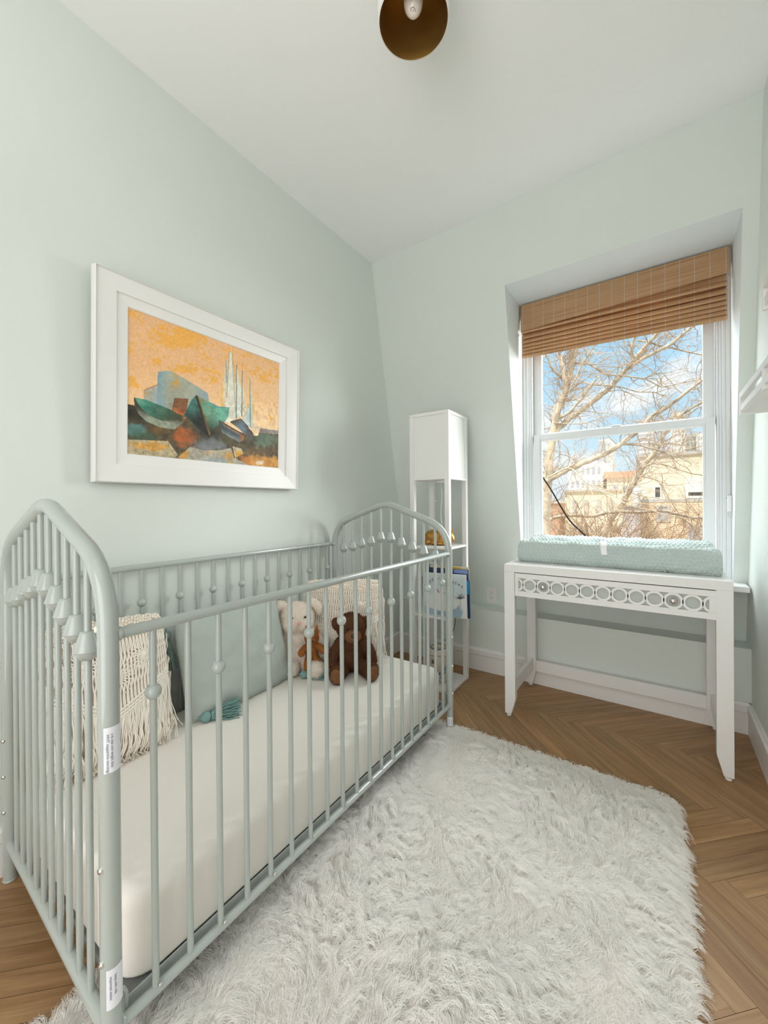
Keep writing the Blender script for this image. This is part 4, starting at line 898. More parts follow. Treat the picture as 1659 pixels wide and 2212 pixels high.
# ================================================================== ceiling light
cl_ = empty('ceiling_light', (.968, 1.012, ZC), 'white cylinder ceiling light lined in gold with a bare frosted bulb', 'ceiling light')
zr = 2.47-ZC
MB().lathe([(.100, zr+.0), (.1035, zr+.001), (.1045, zr+.004), (.1045, -.002), (.0, -.002)], n=64).build('shade', M['white'], cl_)
MB().lathe([(.100, zr), (.0990, zr+.002), (.0975, zr+.03), (.092, zr+.075), (.078, zr+.115), (.058, zr+.138), (.052, zr+.142), (.046, zr+.145), (.0, zr+.148)], n=64).build('gold_lining', M['brass'], cl_)
sk_ = MB().lathe([(.017, zr+.147), (.017, zr+.110), (.0145, zr+.106), (.0, zr+.106)], n=24).build('lamp_socket', M['black'], cl_)
bl_ = MB().lathe([(.0, zr+.018), (.008, zr+.0195), (.016, zr+.025), (.0225, zr+.034), (.027, zr+.046), (.0285, zr+.058), (.027, zr+.072), (.022, zr+.088), (.016, zr+.102), (.0135, zr+.112)], n=32).build('bulb', M['bulb'], sk_)
im = mat('brown_bulb_print', (0.18, 0.07, 0.05, 1), .6)
pr = MB()
for k in range(16):
    a = k*2*PI/16; pr.ball((.0062*math.cos(a)+.004, .0075*math.sin(a)-.009, zr+.0213-.0012*math.sin(a)), (.0011, .0011, .0006), 6, 4)
for k in range(5): pr.ball((.004+(k-2)*.0012, -.009+(k % 2)*.0016, zr+.0204), (.0007, .0007, .0005), 6, 4)
pr.build('bulb_stamp', im, bl_)

# ================================================================== wall outlet on the sloped wall
def outlet():
    ang = math.atan(0.1935); cx, z = .6478, .4565; y = ysl(z)
    root = empty('wall_outlet', (cx, y-.0005, z), 'white duplex wall outlet on the mint wall between lamp and table', 'outlet'); root.rotation_euler = (ang, 0, 0)
    pl = MB().box(-.0355, .0355, -.005, .0, -.057, .057, .0025).build('wall_plate', M['outlet'], root)
    MB().box(-.0165, .0165, -.0072, -.004, -.0335, .0335, .001).build('receptacle_face', M['outlet'], root)
    sl = MB()
    for dz in (.0165, -.0165):
        sl.box(-.0075, -.0053, -.0074, -.007, dz+.001, dz+.009); sl.box(.0053, .0072, -.0074, -.007, dz+.002, dz+.0085); sl.lathe([(.0026, 0), (.0, .0002)], (0, -.0073, dz-.006), (0, -1, 0), 10)
    sl.build('socket_slots', M['black'], pl)
    for dz in (.047, -.047): MB().lathe([(0, .001), (.003, .0008), (.0035, 0)], (0, -.005, dz), (0, -1, 0), 12).build('screw', M['outlet'], pl)
outlet()

# ================================================================== small rail shelves on the right wall
def rail_shelf(label, y0, y1, z0, cat='wall shelf'):
    xf, h = 1.808, .0835
    root = empty('rail_shelf', (XR, (y0+y1)/2, z0), label, cat, 'white rail shelves on the right wall')
    for ya in (y0, y1-.010): part(MB().box(xf, XR-.0005, ya, ya+.010, z0, z0+h, .0012), 'end_panel', M['white'], root)
    part(MB().box(xf, xf+.012, y0+.010, y1-.010, z0+.062, z0+h, .0012), 'upper_rail', M['white'], root)
    part(MB().box(xf+.002, xf+.020, y0+.010, y1-.010, z0+.014, z0+.036, .0012), 'lower_rail', M['white'], root)
    part(MB().box(XR-.010, XR-.0005, y0+.010, y1-.010, z0+.060, z0+h-.001, .001), 'back_rail', M['white'], root)
rail_shelf('white rail shelf on the right wall, the lower one nearest the window', 1.607, 2.007, 1.3845)
rail_shelf('white rail shelf on the right wall, lower row, end cut off by the photo edge', 1.200, 1.604, 1.3845)
rail_shelf('white rail shelf on the right wall, the upper one above the others', 1.200, 1.603, 1.6175)

# ================================================================== pillows
def frame_mtx(c, right, up):
    r = Vector(right).normalized(); u = Vector(up); u = (u-r*u.dot(r)).normalized(); n = r.cross(u)
    return Matrix(((r.x, u.x, n.x, c[0]), (r.y, u.y, n.y, c[1]), (r.z, u.z, n.z, c[2]), (0, 0, 0, 1)))
def bulge(u, v, t):      # u, v in -1..1
    return t*0.5*(max(0, 1-abs(u)**2.6)**.55)*(max(0, 1-abs(v)**2.6)**.55)
def outline(u, v, w, h, pinch=.06, rnd=.10):
    k = 1-rnd*(abs(u)*abs(v))**3
    return (u*w/2*k*(1-pinch*(1-v*v)*abs(u)), v*h/2*k*(1-pinch*(1-u*u)*abs(v)))
def pillow_mesh(w, h, t, n=46, wr=.004, seed=0):
    rng = np.random.default_rng(seed); ph = rng.uniform(0, 6.28, 12); fr = rng.uniform(2, 7, (12, 2))
    def wrk(u, v): return sum(math.sin(fr[i][0]*u*2+fr[i][1]*v*2*(1 if i % 2 else -1)+ph[i]) for i in range(6))/6*wr*(1-.6*max(abs(u), abs(v)))
    mb = MB()
    for s in (1, -1):
        def fn(a, b):
            u, v = 2*a-1, 2*b-1; u = math.sin(u*PI/2); v = math.sin(v*PI/2); x, y = outline(u, v, w, h)
            crease = .006*math.sin(22*(u*v)+3*u)*max(0, abs(u*v)-.35)
            return (x, y, s*(bulge(u, v, t)+(wrk(u, v)+crease)*(1 if max(abs(u), abs(v)) < .999 else 0)))
        m2 = MB(); m2.grid(fn, n, n)
        if s < 0: m2.f = [f[::-1] for f in m2.f]
        mb.add(m2.v, m2.f, True)
    bm = bmesh.new(); vs = [bm.verts.new(p) for p in mb.v]
    for f in mb.f: bm.faces.new([vs[i] for i in f])
    bmesh.ops.remove_doubles(bm, verts=bm.verts[:], dist=1e-5)
    return MB().bm(bm, True)
def pillow_root(name, c, right, up, label, cat, group=None):
    mt = frame_mtx(c, right, up); o = bpy.data.objects.new(name, None); COL.objects.link(o); o.empty_display_size = .05
    o.matrix_world = mt; return tag(o, label, cat, group)
def tassel(name, root, p, d, L, m, n=150, spread=.6, seed=1, droop=None):
    """p, d in the pillow's local space: bead, collar and a skirt of yarn"""
    rng = np.random.default_rng(seed); p = np.array(p, float); d = np.array(d, float); d /= np.linalg.norm(d)
    a = np.cross(d, [0.3, .2, .9]); a /= np.linalg.norm(a); b = np.cross(d, a)
    t = MB(); t.ball(tuple(p+d*.014), .0185, 16, 10); t.tube([p+d*.030, p+d*.040], .0145, 12); t.tube([p-d*.012, p], .003, 6)
    o = t.build(name, m, root)
    th = rng.uniform(0, 6.28, n); rr = np.sqrt(rng.uniform(0, 1, n)); K = 6; P = np.zeros((n, K, 3))
    ln = L*rng.uniform(.85, 1.08, n)
    for k in range(K):
        f = k/(K-1); rad = .013+(spread*.040)*f**.7; wob = rng.normal(size=(n, 3))*.0018*f
        off = (np.cos(th)[:, None]*a+np.sin(th)[:, None]*b)*(rr*rad)[:, None]
        P[:, k] = p+d*.033+d*(ln*f)[:, None]+off+wob
        if droop is not None: P[:, k] += np.array(droop)*f*f
    sk = MB()
    for i in range(n): sk.tube(P[i], .0013, 4, caps=False)
    s = sk.build('yarn_skirt', m, o); s['kind'] = 'stuff'
    return o

gp = pillow_root('throw_pillow', (.158, .968, .470), (0.0, 1, 0.015), (-.26, 0, .965), 'smooth sage green throw pillow with corner tassels leaning on the crib back rail', 'pillow')
pillow_mesh(.485, .405, .155, 60, .011, 3).build('pillow_cover', M['green'], gp)
gi = gp.matrix_world.inverted(); loc = lambda p: tuple(gi @ Vector(p)); dirl = lambda d: tuple(gi.to_3x3() @ Vector(d))
tassel('tassel', gp, loc((.088, .722, .600)), dirl((.02, 0.0, -1)), .098, M['tassel'], seed=1, spread=.7)
tassel('tassel', gp, loc((.232, .772, .311)), dirl((.34, .86, -.06)), .092, M['teal'], seed=2, spread=.75)
tassel('tassel', gp, loc((.258, 1.216, .314)), dirl((.60, .62, -.05)), .082, M['teal'], seed=3, spread=.9)

def macrame_pillow(c, right, up, w, h, t, label, seed, mirror=1):
    root = pillow_root('macrame_pillow', c, right, up, label, 'pillow')
    pillow_mesh(w, h, t, 40, .003, seed).build('pillow_cover', M['canvas'], root)
    rng = np.random.default_rng(seed)
    def S(u, v, off=.003):   # u, v in -1..1 on the front face
        x, y = outline(max(-1, min(1, u)), max(-1, min(1, v)), w, h); return np.array([x+(u-max(-1, min(1, u)))*w/2, y, bulge(u, v, t)+off])
    kn = MB()
    # knotted bands along the top
    for r_ in range(6):
        v = .97-.052*r_
        for i in range(40):
            u = -.97+1.94*(i+.5*(r_ % 2))/39.5
            if (r_ > 1) and ((i//5+r_) % 3 == 0) and r_ < 5: continue
            kn.ball(tuple(S(u, v+.012*math.sin(i*1.7), .004)), (.0046, .0056, .0038), 6, 5)
    kn.build('knotted_band', M['macrame'], root)
    cd = MB(); cheV = lambda u: -.18-.40*(1-abs(u))*1.0 if True else 0
    chev = lambda u: .02-.46*(1-abs(((u+1)*1.0) % 2-1))
    # net of crossing cords between the band and the chevron
    for i in range(68):
        u0 = -.95+1.9*i/67; P = []
        vb = chev(u0); n = 16
        for k in range(n):
            f = k/(n-1); v = .68+(vb-.68)*f; u = u0+.030*math.sin(f*PI*3+(i % 2)*PI)*(1-.2*f); P.append(S(u, v, .0055+.002*((i+k) % 2)))
        cd.tube(P, .0023, 5, caps=False)
    # starburst cords in the middle of each half
    for cu, cv in ((-.45, .34), (.45, .34), (0, .10)):
        for k in range(22):
            a = 2*PI*k/22; cd.tube([S(cu+.02*math.cos(a), cv+.02*math.sin(a), .008), S(cu+.14*math.cos(a), cv+.13*math.sin(a), .008), S(cu+.27*math.cos(a), cv+.25*math.sin(a), .005)], .0020, 5, caps=False)
        cd.ball(tuple(S(cu, cv, .009)), (.007, .009, .006), 10, 8)
    cd.build('net_cords', M['macrame'], root)
    rp = MB()
    for off in (0, .045, .09):
        P = [S(u, chev(u)+off, .006) for u in np.linspace(-.98, .98, 60)]; rp.tube(P, .0038, 6, caps=False)
        for u in np.linspace(-.96, .96, 70): rp.ball(tuple(S(u, chev(u)+off, .007)), (.0036, .0050, .0040), 6, 4)
    rp.build('chevron_rope', M['macrame'], root)
    fr_ = MB(); n = 190
    down = (root.matrix_world.inverted().to_3x3() @ Vector((0, 0, -1)))
    for i in range(n):
        u0 = -1.0+2.0*(i+rng.uniform(-.4, .4))/n; v0 = chev(u0)-.01; L = rng.uniform(.62, .95)*h*.55*(1.0 if abs(u0) < .9 else 1.15); K = 11; P = []
        ph, am = rng.uniform(0, 6.28), rng.uniform(.002, .005); du = rng.normal()*.10
        for k in range(K):
            f = k/(K-1); v = v0-L/(h/2)*f
            u = u0+du*f; 
            if v > -1: q = S(u, v, .005+.004*rng.random())
            else: q = S(u, -1, .004); q[1] += (v+1)*h/2
            q[0] += am*math.sin(ph+f*9)*f; q[2] += .006*f*rng.uniform(.2, 1)+ (.016*f if v < -.75 else 0)
            wz = (root.matrix_world @ Vector(q)).z
            if wz < .2965: q = q + np.array((root.matrix_world.inverted().to_3x3() @ Vector((0, 0, .2965-wz+.002*rng.random()))))
            P.append(q)
        fr_.tube(P, .0019, 5, caps=False)
        if i % 2 == 0:   # frayed ends
            e_ = P[-1]; d_ = np.array(down)
            for k in range(4): fr_.tube([e_, e_+(P[-1]-P[-2])*.9+rng.normal(size=3)*.003], .0006, 3, caps=False)
    # cords hanging past the two sides
    for s in (-1, 1):
        for k in range(10):
            v0 = rng.uniform(-.1, .75); x, y = outline(s*1.0, v0, w, h); L = rng.uniform(.09, .2); P = []
            for j in range(8):
                f = j/7; P.append(np.array([x+s*(.008+.006*rng.random()), y, .0])+np.array(down)*L*f+np.array([.004*math.sin(6*f+k), 0, .003*math.cos(5*f+k)]))
            P = [p if (root.matrix_world @ Vector(p)).z > .297 else p+np.array(root.matrix_world.inverted().to_3x3() @ Vector((0, 0, .297-(root.matrix_world @ Vector(p)).z))) for p in P]
            fr_.tube(P, .0019, 5, caps=False)
    o = fr_.build('fringe', M['macrame'], root); o['kind'] = 'stuff'
macrame_pillow((.148, .513, .497), (.06, 1, -.05), (-.30, .0, .95), .365, .430, .17, 'cream macrame fringe pillow leaning in the crib corner nearest the camera', 21)
macrame_pillow((.268, 1.492, .492), (.81, .58, 0), (-.145, .203, .97), .400, .410, .12, 'cream macrame fringe pillow in the far crib corner behind the brown teddy bear', 22)

# ================================================================== plush animals
def plush_root(name, c, facing, label):
    o = empty(name, c, label, 'stuffed animal'); o.rotation_euler = (0, 0, math.atan2(facing[1], facing[0])-PI/2); return o   # local +y looks at 'facing'
def blend(mb, name, m, root, vox=.0045, it=6):
    o = mb.build(name, m, root); r = o.modifiers.new('merge', 'REMESH'); r.mode = 'VOXEL'; r.voxel_size = vox; r.use_smooth_shade = True
    s = o.modifiers.new('soft', 'SMOOTH'); s.iterations = it; return o
def limb(mb, pts, rad):
    P = bezier_smooth(pts, 4); R_ = np.interp(np.linspace(0, 1, len(P)), np.linspace(0, 1, len(rad)), rad)
    for p, r in zip(P, R_): mb.ball(tuple(p), r, 12, 8)
ZM = .2915
def bear():
    root = plush_root('teddy_bear', (.392, 1.402, ZM), (.72, -.70), 'brown teddy bear sitting on the crib mattress')
    mb = MB()
    mb.ball((0, -.005, .070), (.064, .054, .070)); mb.ball((0, 0, .115), (.052, .045, .050)); mb.ball((0, .008, .206), (.066, .058, .066)); mb.ball((0, .03, .188), (.05, .045, .042))
    for s in (-1, 1):
        limb(mb, [(s*.050, .005, .140), (s*.078, .022, .100), (s*.090, .040, .060)], [.024, .024, .022])
        limb(mb, [(s*.045, .030, .034), (s*.060, .075, .034), (s*.072, .108, .036)], [.032, .031, .030])
        mb.ball((s*.076, .124, .042), (.034, .018, .040), mtx=Matrix.Rotation(-s*.45, 4, 'Z'))
        mb.ball((s*.068, .000, .222), (.020, .016, .030), mtx=Matrix.Rotation(s*.25, 4, 'Y'))
    body = blend(mb, 'body', M['bear'], root)
    fur(body, 26000, .0075, .0011, M['bear'], droop=.35, curl=.75)
    mz = MB(); mz.ball((0, .068, .183), (.036, .027, .028)); mz.ball((0, .074, .178), (.026, .025, .020)); muz = blend(mz, 'muzzle', M['bearface'], root, .004, 3); fur(muz, 5000, .004, .0008, M['bearface'], .2, .5)
    for s in (-1, 1):
        sl = MB().ball((s*.0800, .141, .042), (.026, .005, .031), mtx=Matrix.Rotation(-s*.45, 4, 'Z')).build('foot_pad', M['bearface'], root)
        fur(sl, 1800, .003, .0008, M['bearface'], .1, .4)
        MB().ball((s*.026, .064, .214), .0058, 12, 8).build('eye', M['eye'], root)
    MB().ball((0, .094, .192), (.0115, .006, .0085), 14, 10).build('nose', M['eye'], root)
    MB().tube([(0, .0965, .186), (0, .0985, .178), (0, .097, .172)], .0012, 6).tube([(-.011, .095, .169), (0, .0975, .172), (.011, .095, .169)], .0012, 6).build('mouth', M['eye'], root)
bear()
def bunny():
    root = plush_root('plush_lamb', (.176, 1.270, ZM), (.80, -.60), 'cream plush animal with small ears and pink nose between sage pillow and teddy bear')
    mb = MB()
    mb.ball((0, -.005, .085), (.076, .062, .088)); mb.ball((0, .005, .150), (.055, .05, .055)); mb.ball((0, .014, .244), (.073, .062, .066)); mb.ball((-.030, .045, .222), (.036, .034, .034)); mb.ball((.030, .045, .222), (.036, .034, .034))
    for s in (-1, 1):
        limb(mb, [(s*.055, .0, .165), (s*.090, .020, .115), (s*.105, .045, .075)], [.030, .031, .028])
        limb(mb, [(s*.045, .035, .040), (s*.062, .085, .038), (s*.070, .112, .040)] if s < 0 else [(.035, .02, .040), (.036, .045, .039), (.034, .062, .040)], [.038, .037, .036])
        limb(mb, [(s*.050, -.002, .292), (s*.074, .002, .300), (s*.092, .006, .280), (s*.097, .008, .258)], [.016, .020, .020, .012])
    body = blend(mb, 'body', M['bunny'], root)
    fur(body, 26000, .008, .0011, M['bunny'], droop=.35, curl=.7)
    MB().ball((0, .079, .232), (.0085, .0065, .0065), 12, 8).build('nose', M['pink'], root)
    MB().tube([(0, .082, .226), (0, .0815, .216)], .0011, 6).build('mouth', M['pink'], root)
    for s in (-1, 1): MB().ball((s*.028, .0715, .256), .0056, 12, 8).build('eye', M['eye'], root)
    root.scale = (1.03, 1.03, 1.03)
bunny()
def fox():
    root = plush_root('plush_fox', (.272, 1.268, ZM+.060), (.80, -.60), 'small ginger plush fox with a pointed ear held against the cream plush')
    mb = MB(); mb.ball((0, 0, .055), (.030, .026, .046)); mb.ball((0, .012, .132), (.036, .032, .032)); mb.ball((0, .036, .122), (.018, .018, .013)); mb.ball((0, 0, .095), (.024, .022, .026))
    for s in (-1, 1):
        limb(mb, [(s*.022, .008, .090), (s*.044, .022, .078), (s*.056, .034, .066)], [.014, .016, .017])
        limb(mb, [(s*.018, .016, .024), (s*.026, .036, .010), (s*.030, .046, -.006)], [.018, .017, .016])
        for k in range(7): f = k/6; mb.ball((s*(.024+.004*f), .006, .152+.042*f), (.015*(1-f*.85), .007*(1-f*.6), .010), 10, 8)
    limb(mb, [(.0, -.02, .02), (-.03, .0, -.005), (-.05, .03, -.012)], [.012, .016, .008])
    body = blend(mb, 'body', M['fox'], root, .0035, 4); fur(body, 14000, .0055, .0009, M['fox'], .3, .7)
    MB().ball((0, .053, .125), (.0055, .004, .0045), 10, 8).build('nose', M['eye'], root)
    for s in (-1, 1): MB().ball((s*.016, .039, .140), .0036, 10, 8).build('eye', M['eye'], root)
    root.scale = (.86, .86, .86)
fox()

# ================================================================== shaggy rug
def rug():
    x0, x1, y0, y1, rc = .535, 1.612, -.16, 1.715, .075
    root = empty('shag_rug', ((x0+x1)/2, (y0+y1)/2, 0), 'white shaggy rug on the herringbone floor, tucked under the crib', 'rug')
    def sd(x, y):    # signed distance to the rounded rectangle (negative inside)
        qx = np.abs(x-(x0+x1)/2)-((x1-x0)/2-rc); qy = np.abs(y-(y0+y1)/2)-((y1-y0)/2-rc)
        return np.hypot(np.maximum(qx, 0), np.maximum(qy, 0))+np.minimum(np.maximum(qx, qy), 0)-rc
    poly = []
    for cx, cy, a0 in ((x1-rc, y1-rc, 0), (x0+rc, y1-rc, PI/2), (x0+rc, y0+rc, PI), (x1-rc, y0+rc, 1.5*PI)):
        for k in range(9): a = a0+PI/2*k/8; poly.append((cx+rc*math.cos(a), cy+rc*math.sin(a)))
    part(MB().prism(poly, 'z', 0.001, 0.007), 'rug_backing', M['rugbase'], root)
    rng = np.random.default_rng(9); n0 = 190000
    X = rng.uniform(x0, x1, n0); Y = rng.uniform(y0, y1, n0); d = sd(X, Y); k = d < -.002; X, Y, d = X[k], Y[k], d[k]; n = len(X)
    def sn(x, y, f, seed):
        r = np.random.default_rng(seed); o = 0
        for i in range(5):
            a = r.uniform(0, 6.28); q = f*r.uniform(.6, 1.6); o = o+np.sin(q*(x*np.cos(a)+y*np.sin(a))+r.uniform(0, 6.28))
        return o/2.2
    cs = .021                                     # locks of wool
    jx = X+.010*sn(X, Y, 160, 1); jy = Y+.010*sn(X, Y, 160, 2)
    ci = np.floor(jx/cs).astype(int); cj = np.floor(jy/cs).astype(int); h = ((ci*73856093) ^ (cj*19349663)) & 0xFFFF
    tab = rng.random((65536, 4)); tb_ = tab[h]
    Cx = (ci+.2+.6*tb_[:, 0])*cs; Cy = (cj+.2+.6*tb_[:, 1])*cs
    th = -.9+2.0*sn(X, Y, 5.5, 3)+.9*sn(X, Y, 17, 4)+(tb_[:, 2]-.5)*1.7+rng.normal(size=n)*.16
    edge = np.clip(1+d/.045, 0, 1)                # 1 at the rim
    gx = sd(X+1e-4, Y)-sd(X-1e-4, Y); gy = sd(X, Y+1e-4)-sd(X, Y-1e-4); gl = np.hypot(gx, gy)+1e-9
    dx = np.cos(th)*(1-edge*.75)+gx/gl*edge*.75; dy = np.sin(th)*(1-edge*.75)+gy/gl*edge*.75; dl = np.hypot(dx, dy)+1e-9; dx /= dl; dy /= dl
    far = np.clip((Y-1.35)/.3, 0, 1)              # shorter, curlier towards the far edge
    Ln = (.050+.018*tb_[:, 3])*rng.uniform(.8, 1.1, n)*(1-.35*far)*(1-.45*edge)
    hgt = (.026+.014*tb_[:, 3]+.006*sn(X, Y, 30, 7))*(1-.25*edge)
    K = 6; P = np.zeros((n, K, 3)); ph = tb_[:, 0]*6.28; amp = .0035+.003*tb_[:, 1]
    for i in range(K):
        f = i/(K-1); g = f**1.25
        wv = amp*np.sin(ph+f*5.5)*f
        px = X+dx*Ln*.85*g-dy*wv; py = Y+dy*Ln*.85*g+dx*wv
        pull = .40*math.sin(PI*min(1, f*.9)/1.0*.55)
        tx, ty = Cx+dx*Ln*.85*g-dy*wv, Cy+dy*Ln*.85*g+dx*wv
        P[:, i, 0] = px*(1-pull)+tx*pull; P[:, i, 1] = py*(1-pull)+ty*pull
        z = .006+hgt*(np.sin(PI*.5*min(1, f*1.7))-.42*max(0, f-.45)/.55)*(.75+.5*rng.random(n)*.5)
        P[:, i, 2] = np.maximum(z*(1-edge*.35*f), .004)
    P[..., 2] *= (1+.22*sn(X, Y, 11, 12))[:, None]; P[..., 2] = np.maximum(P[..., 2], .003)
    # nothing grows through the crib's legs
    for lx, ly in ((XF, end_y(XF, False)), (XF, end_y(XF, True))):
        keep = np.hypot(P[:, :, 0]-lx, P[:, :, 1]-ly).min(axis=1) > R_POST+.003; P = P[keep]
    m_ = 70000                                     # downy undercoat
    UX = rng.uniform(x0+.004, x1-.004, m_); UY = rng.uniform(y0+.004, y1-.004, m_); ok = sd(UX, UY) < -.004; UX, UY = UX[ok], UY[ok]; m_ = len(UX); ua = rng.uniform(0, 6.28, m_)
    U = np.zeros((m_, K, 3))
    for i in range(K):
        f = i/(K-1); U[:, i, 0] = UX+.018*f*np.cos(ua); U[:, i, 1] = UY+.018*f*np.sin(ua); U[:, i, 2] = .006+.020*math.sin(f*PI*.62)
    P = np.concatenate([P, U])
    V, Q = ribbons(P, .00135, .35, rng); V = V-np.array([(x0+x1)/2, (y0+y1)/2, 0])
    o = mesh_np('pile', V, Q, M['rug'], root); o['kind'] = 'stuff'
rug()

# ================================================================== outside the window
def at(px, py, Y):
    """the point on the plane y = Y seen at a pixel of the photograph"""
    r = FW+RT*(px-PPX)/FPX-UP*(py-PPY)/FPX
    return CAM+r*((Y-CAM[1])/r[1])
GZ = -6.0
M['bark'] = mat('pale_bark', (0.50, 0.415, 0.31, 1), .9, spec=.1, noise=.4, nscale=9)
M['twig'] = mat('tan_twig', (0.40, 0.30, 0.205, 1), .9, spec=.1)
M['brush'] = mat('dry_brush_stems', (0.33, 0.215, 0.13, 1), .9, spec=.1, noise=.3, nscale=2)
M['stucco'] = mat('cream_stucco', (0.80, 0.71, 0.56, 1), .9, spec=.1, noise=.04, nscale=1)
M['stone'] = mat('grey_coping', (0.50, 0.46, 0.43, 1), .8)
M['winwhite'] = mat('white_window_trim', (0.78, 0.76, 0.70, 1), .6)
M['dglass'] = mat('dark_window_glass', (0.10, 0.085, 0.07, 1), .2)
M['pglass'] = mat('pale_window_glass', (0.42, 0.44, 0.48, 1), .3)
M['towerw'] = mat('white_tower_wall', (0.72, 0.68, 0.62, 1), .8)
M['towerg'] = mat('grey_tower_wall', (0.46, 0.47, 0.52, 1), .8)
M['orange'] = mat('terracotta_roof', (0.62, 0.36, 0.24, 1), .8, noise=.1, nscale=.6)
M['lilacwall'] = mat('pale_lilac_wall', (0.56, 0.53, 0.56, 1), .9)
def brick_mat(name, c1, c2, mortar, s):
    m = bpy.data.materials.new(name); m.use_nodes = True; t = m.node_tree; b = t.nodes['Principled BSDF']
    tc = N(t, 'ShaderNodeTexCoord'); mp = N(t, 'ShaderNodeMapping'); mp.inputs['Rotation'].default_value = (PI/2, 0, 0)
    bt = N(t, 'ShaderNodeTexBrick'); bt.inputs['Color1'].default_value = c1; bt.inputs['Color2'].default_value = c2; bt.inputs['Mortar'].default_value = mortar
    bt.inputs['Scale'].default_value = s; bt.inputs['Mortar Size'].default_value = .016; bt.inputs['Brick Width'].default_value = .24; bt.inputs['Row Height'].default_value = .08
    t.links.new(tc.outputs['Object'], mp.inputs[0]); t.links.new(mp.outputs[0], bt.inputs['Vector']); t.links.new(bt.outputs['Color'], b.inputs['Base Color']); b.inputs['Roughness'].default_value = .9
    return m
M['brick'] = brick_mat('tan_brick', (0.66, 0.42, 0.22, 1), (0.74, 0.50, 0.28, 1), (0.80, 0.72, 0.60, 1), 1.0)
M['redbrick'] = brick_mat('red_brick', (0.48, 0.22, 0.13, 1), (0.56, 0.28, 0.17, 1), (0.66, 0.52, 0.42, 1), 1.0)
M['grass'] = mat('winter_ground', (0.30, 0.25, 0.17, 1), .95, noise=.3, nscale=.4)
structure(MB().box(-70, 60, 2.9, 130, GZ-.2, GZ).build('ground', M['grass']))
def building(name, label, x0, x1, Y, depth, ztop, mwall, group=None):
    root = empty(name, ((x0+x1)/2, Y+depth/2, GZ), label, 'building', group)
    part(MB().box(x0, x1, Y, Y+depth, GZ, ztop), 'wall', mwall, root)
    return root
def bwindow(root, x0, x1, z0, z1, Y, mt=None, ml=None, bar=True):
    f = MB(); w = min(.10, (x1-x0)*.18); rect_frame(f, x0, x1, z0, z1, w, Y-.05, Y+.02, 0); o = part(f, 'window', mt or M['winwhite'], root)
    part(MB().box(x0+w, x1-w, Y-.02, Y-.012, z0+w, z1-w), 'pane', ml or M['dglass'], o); return o
def window_rows(root, x0, x1, z0, z1, nx, nz, Y, fx=.5, fz=.5, m=None, name='window'):
    dx, dz = (x1-x0)/nx, (z1-z0)/nz
    for i in range(nx):
        for j in range(nz):
            a, b = x0+dx*(i+.5-fx/2), z0+dz*(j+.5-fz/2); part(MB().box(a, a+dx*fx, Y-.04, Y+.02, b, b+dz*fz), name, m or M['pglass'], root)
# cream house with a brick lower storey
h = building('cream_house', 'cream stucco house with a tan brick lower storey, right side of the window view', 1.0, 6.5, 20.0, 8.0, 3.02, M['stucco'])
part(MB().box(.92, 6.6, 19.9, 20.3, 3.02, 3.14).box(.94, 6.5, 19.93, 20.0, 1.12, 1.24), 'coping', M['stone'], h)
part(MB().box(.97, 6.5, 19.95, 20.0, GZ, 1.12), 'brick_storey', M['brick'], h)
w_ = bwindow(h, 2.46, 3.42, 1.26, 2.06, 20.0); part(MB().box(2.56, 3.32, 19.955, 19.985, 1.50, 1.96), 'window_blind', M['winwhite'], w_)
bwindow(h, 1.42, 1.68, 1.28, 1.78, 20.0); part(MB().box(1.36, 1.74, 19.95, 20.02, 1.22, 1.29), 'window_sill', M['winwhite'], h)
bwindow(h, 1.50, 1.95, .30, 1.0, 19.95, M['stone'], M['pglass']); bwindow(h, 2.5, 3.0, -.5, .2, 19.95, M['stone'], M['pglass'])
part(MB().lathe([(.13, 0), (.13, 7.4), (.17, 7.45), (.17, 7.7), (0, 7.75)], (.84, 19.6, GZ), n=14), 'vent_pipe', M['towerw'], h)
# lilac garden wall and low building to its left
lw_ = building('garden_shed', 'pale lilac outbuilding beside the brick storey of the cream house', .35, .93, 19.0, 3.0, .94, M['lilacwall'])
part(MB().box(.30, .98, 18.9, 22.0, .94, 1.0), 'roof', M['stone'], lw_)
b2 = building('terracotta_roofed_house', 'low cream house with a terracotta roof, centre of the window view', -1.6, 1.6, 34.0, 8.0, 3.0, M['stucco'])
part(MB().prism([(33.7, 3.0), (42.3, 3.0), (42.3, 3.72), (38, 3.75), (33.7, 3.45)], 'x', -1.75, 1.7), 'roof', M['orange'], b2); window_rows(b2, -1.4, 1.4, -.5, 2.8, 4, 2, 34.0)
b3 = building('white_apartment_house', 'white apartment house with a grid of windows, left in the window view', -4.5, -2.0, 35.5, 8.0, 4.45, M['towerw'])
window_rows(b3, -4.4, -2.1, -1.0, 4.3, 6, 5, 35.5, .45, .5)
b4 = building('red_brick_house', 'low red brick house behind the left tree trunk', -6.2, -4.15, 30.0, 5.0, 1.15, M['redbrick'])
part(MB().box(-6.3, -4.05, 29.8, 35.0, 1.15, 1.28), 'parapet', M['winwhite'], b4)
b5 = building('cream_row_house', 'plain cream row house between the red brick house and the shed', -3.6, -.3, 29.0, 4.0, 1.9, M['stucco'])
window_rows(b5, -3.4, -.5, -1.6, 1.7, 4, 2, 29.0, .35, .55, M['stone']); part(MB().box(-3.7, -.2, 28.8, 33.0, 1.9, 2.02), 'parapet', M['stone'], b5)
b6 = building('city_tower', 'slim two-tone city tower rising in the middle of the window view', -4.95, -3.45, 60.0, 6.0, 9.7, M['towerw'], 'distant city towers')
part(MB().box(-5.0, -4.25, 59.8, 60.0, GZ, 9.5), 'grey_bay', M['towerg'], b6); window_rows(b6, -4.15, -3.5, -1, 9.3, 3, 14, 60.0, .4, .5)  # grey left half of the tower front
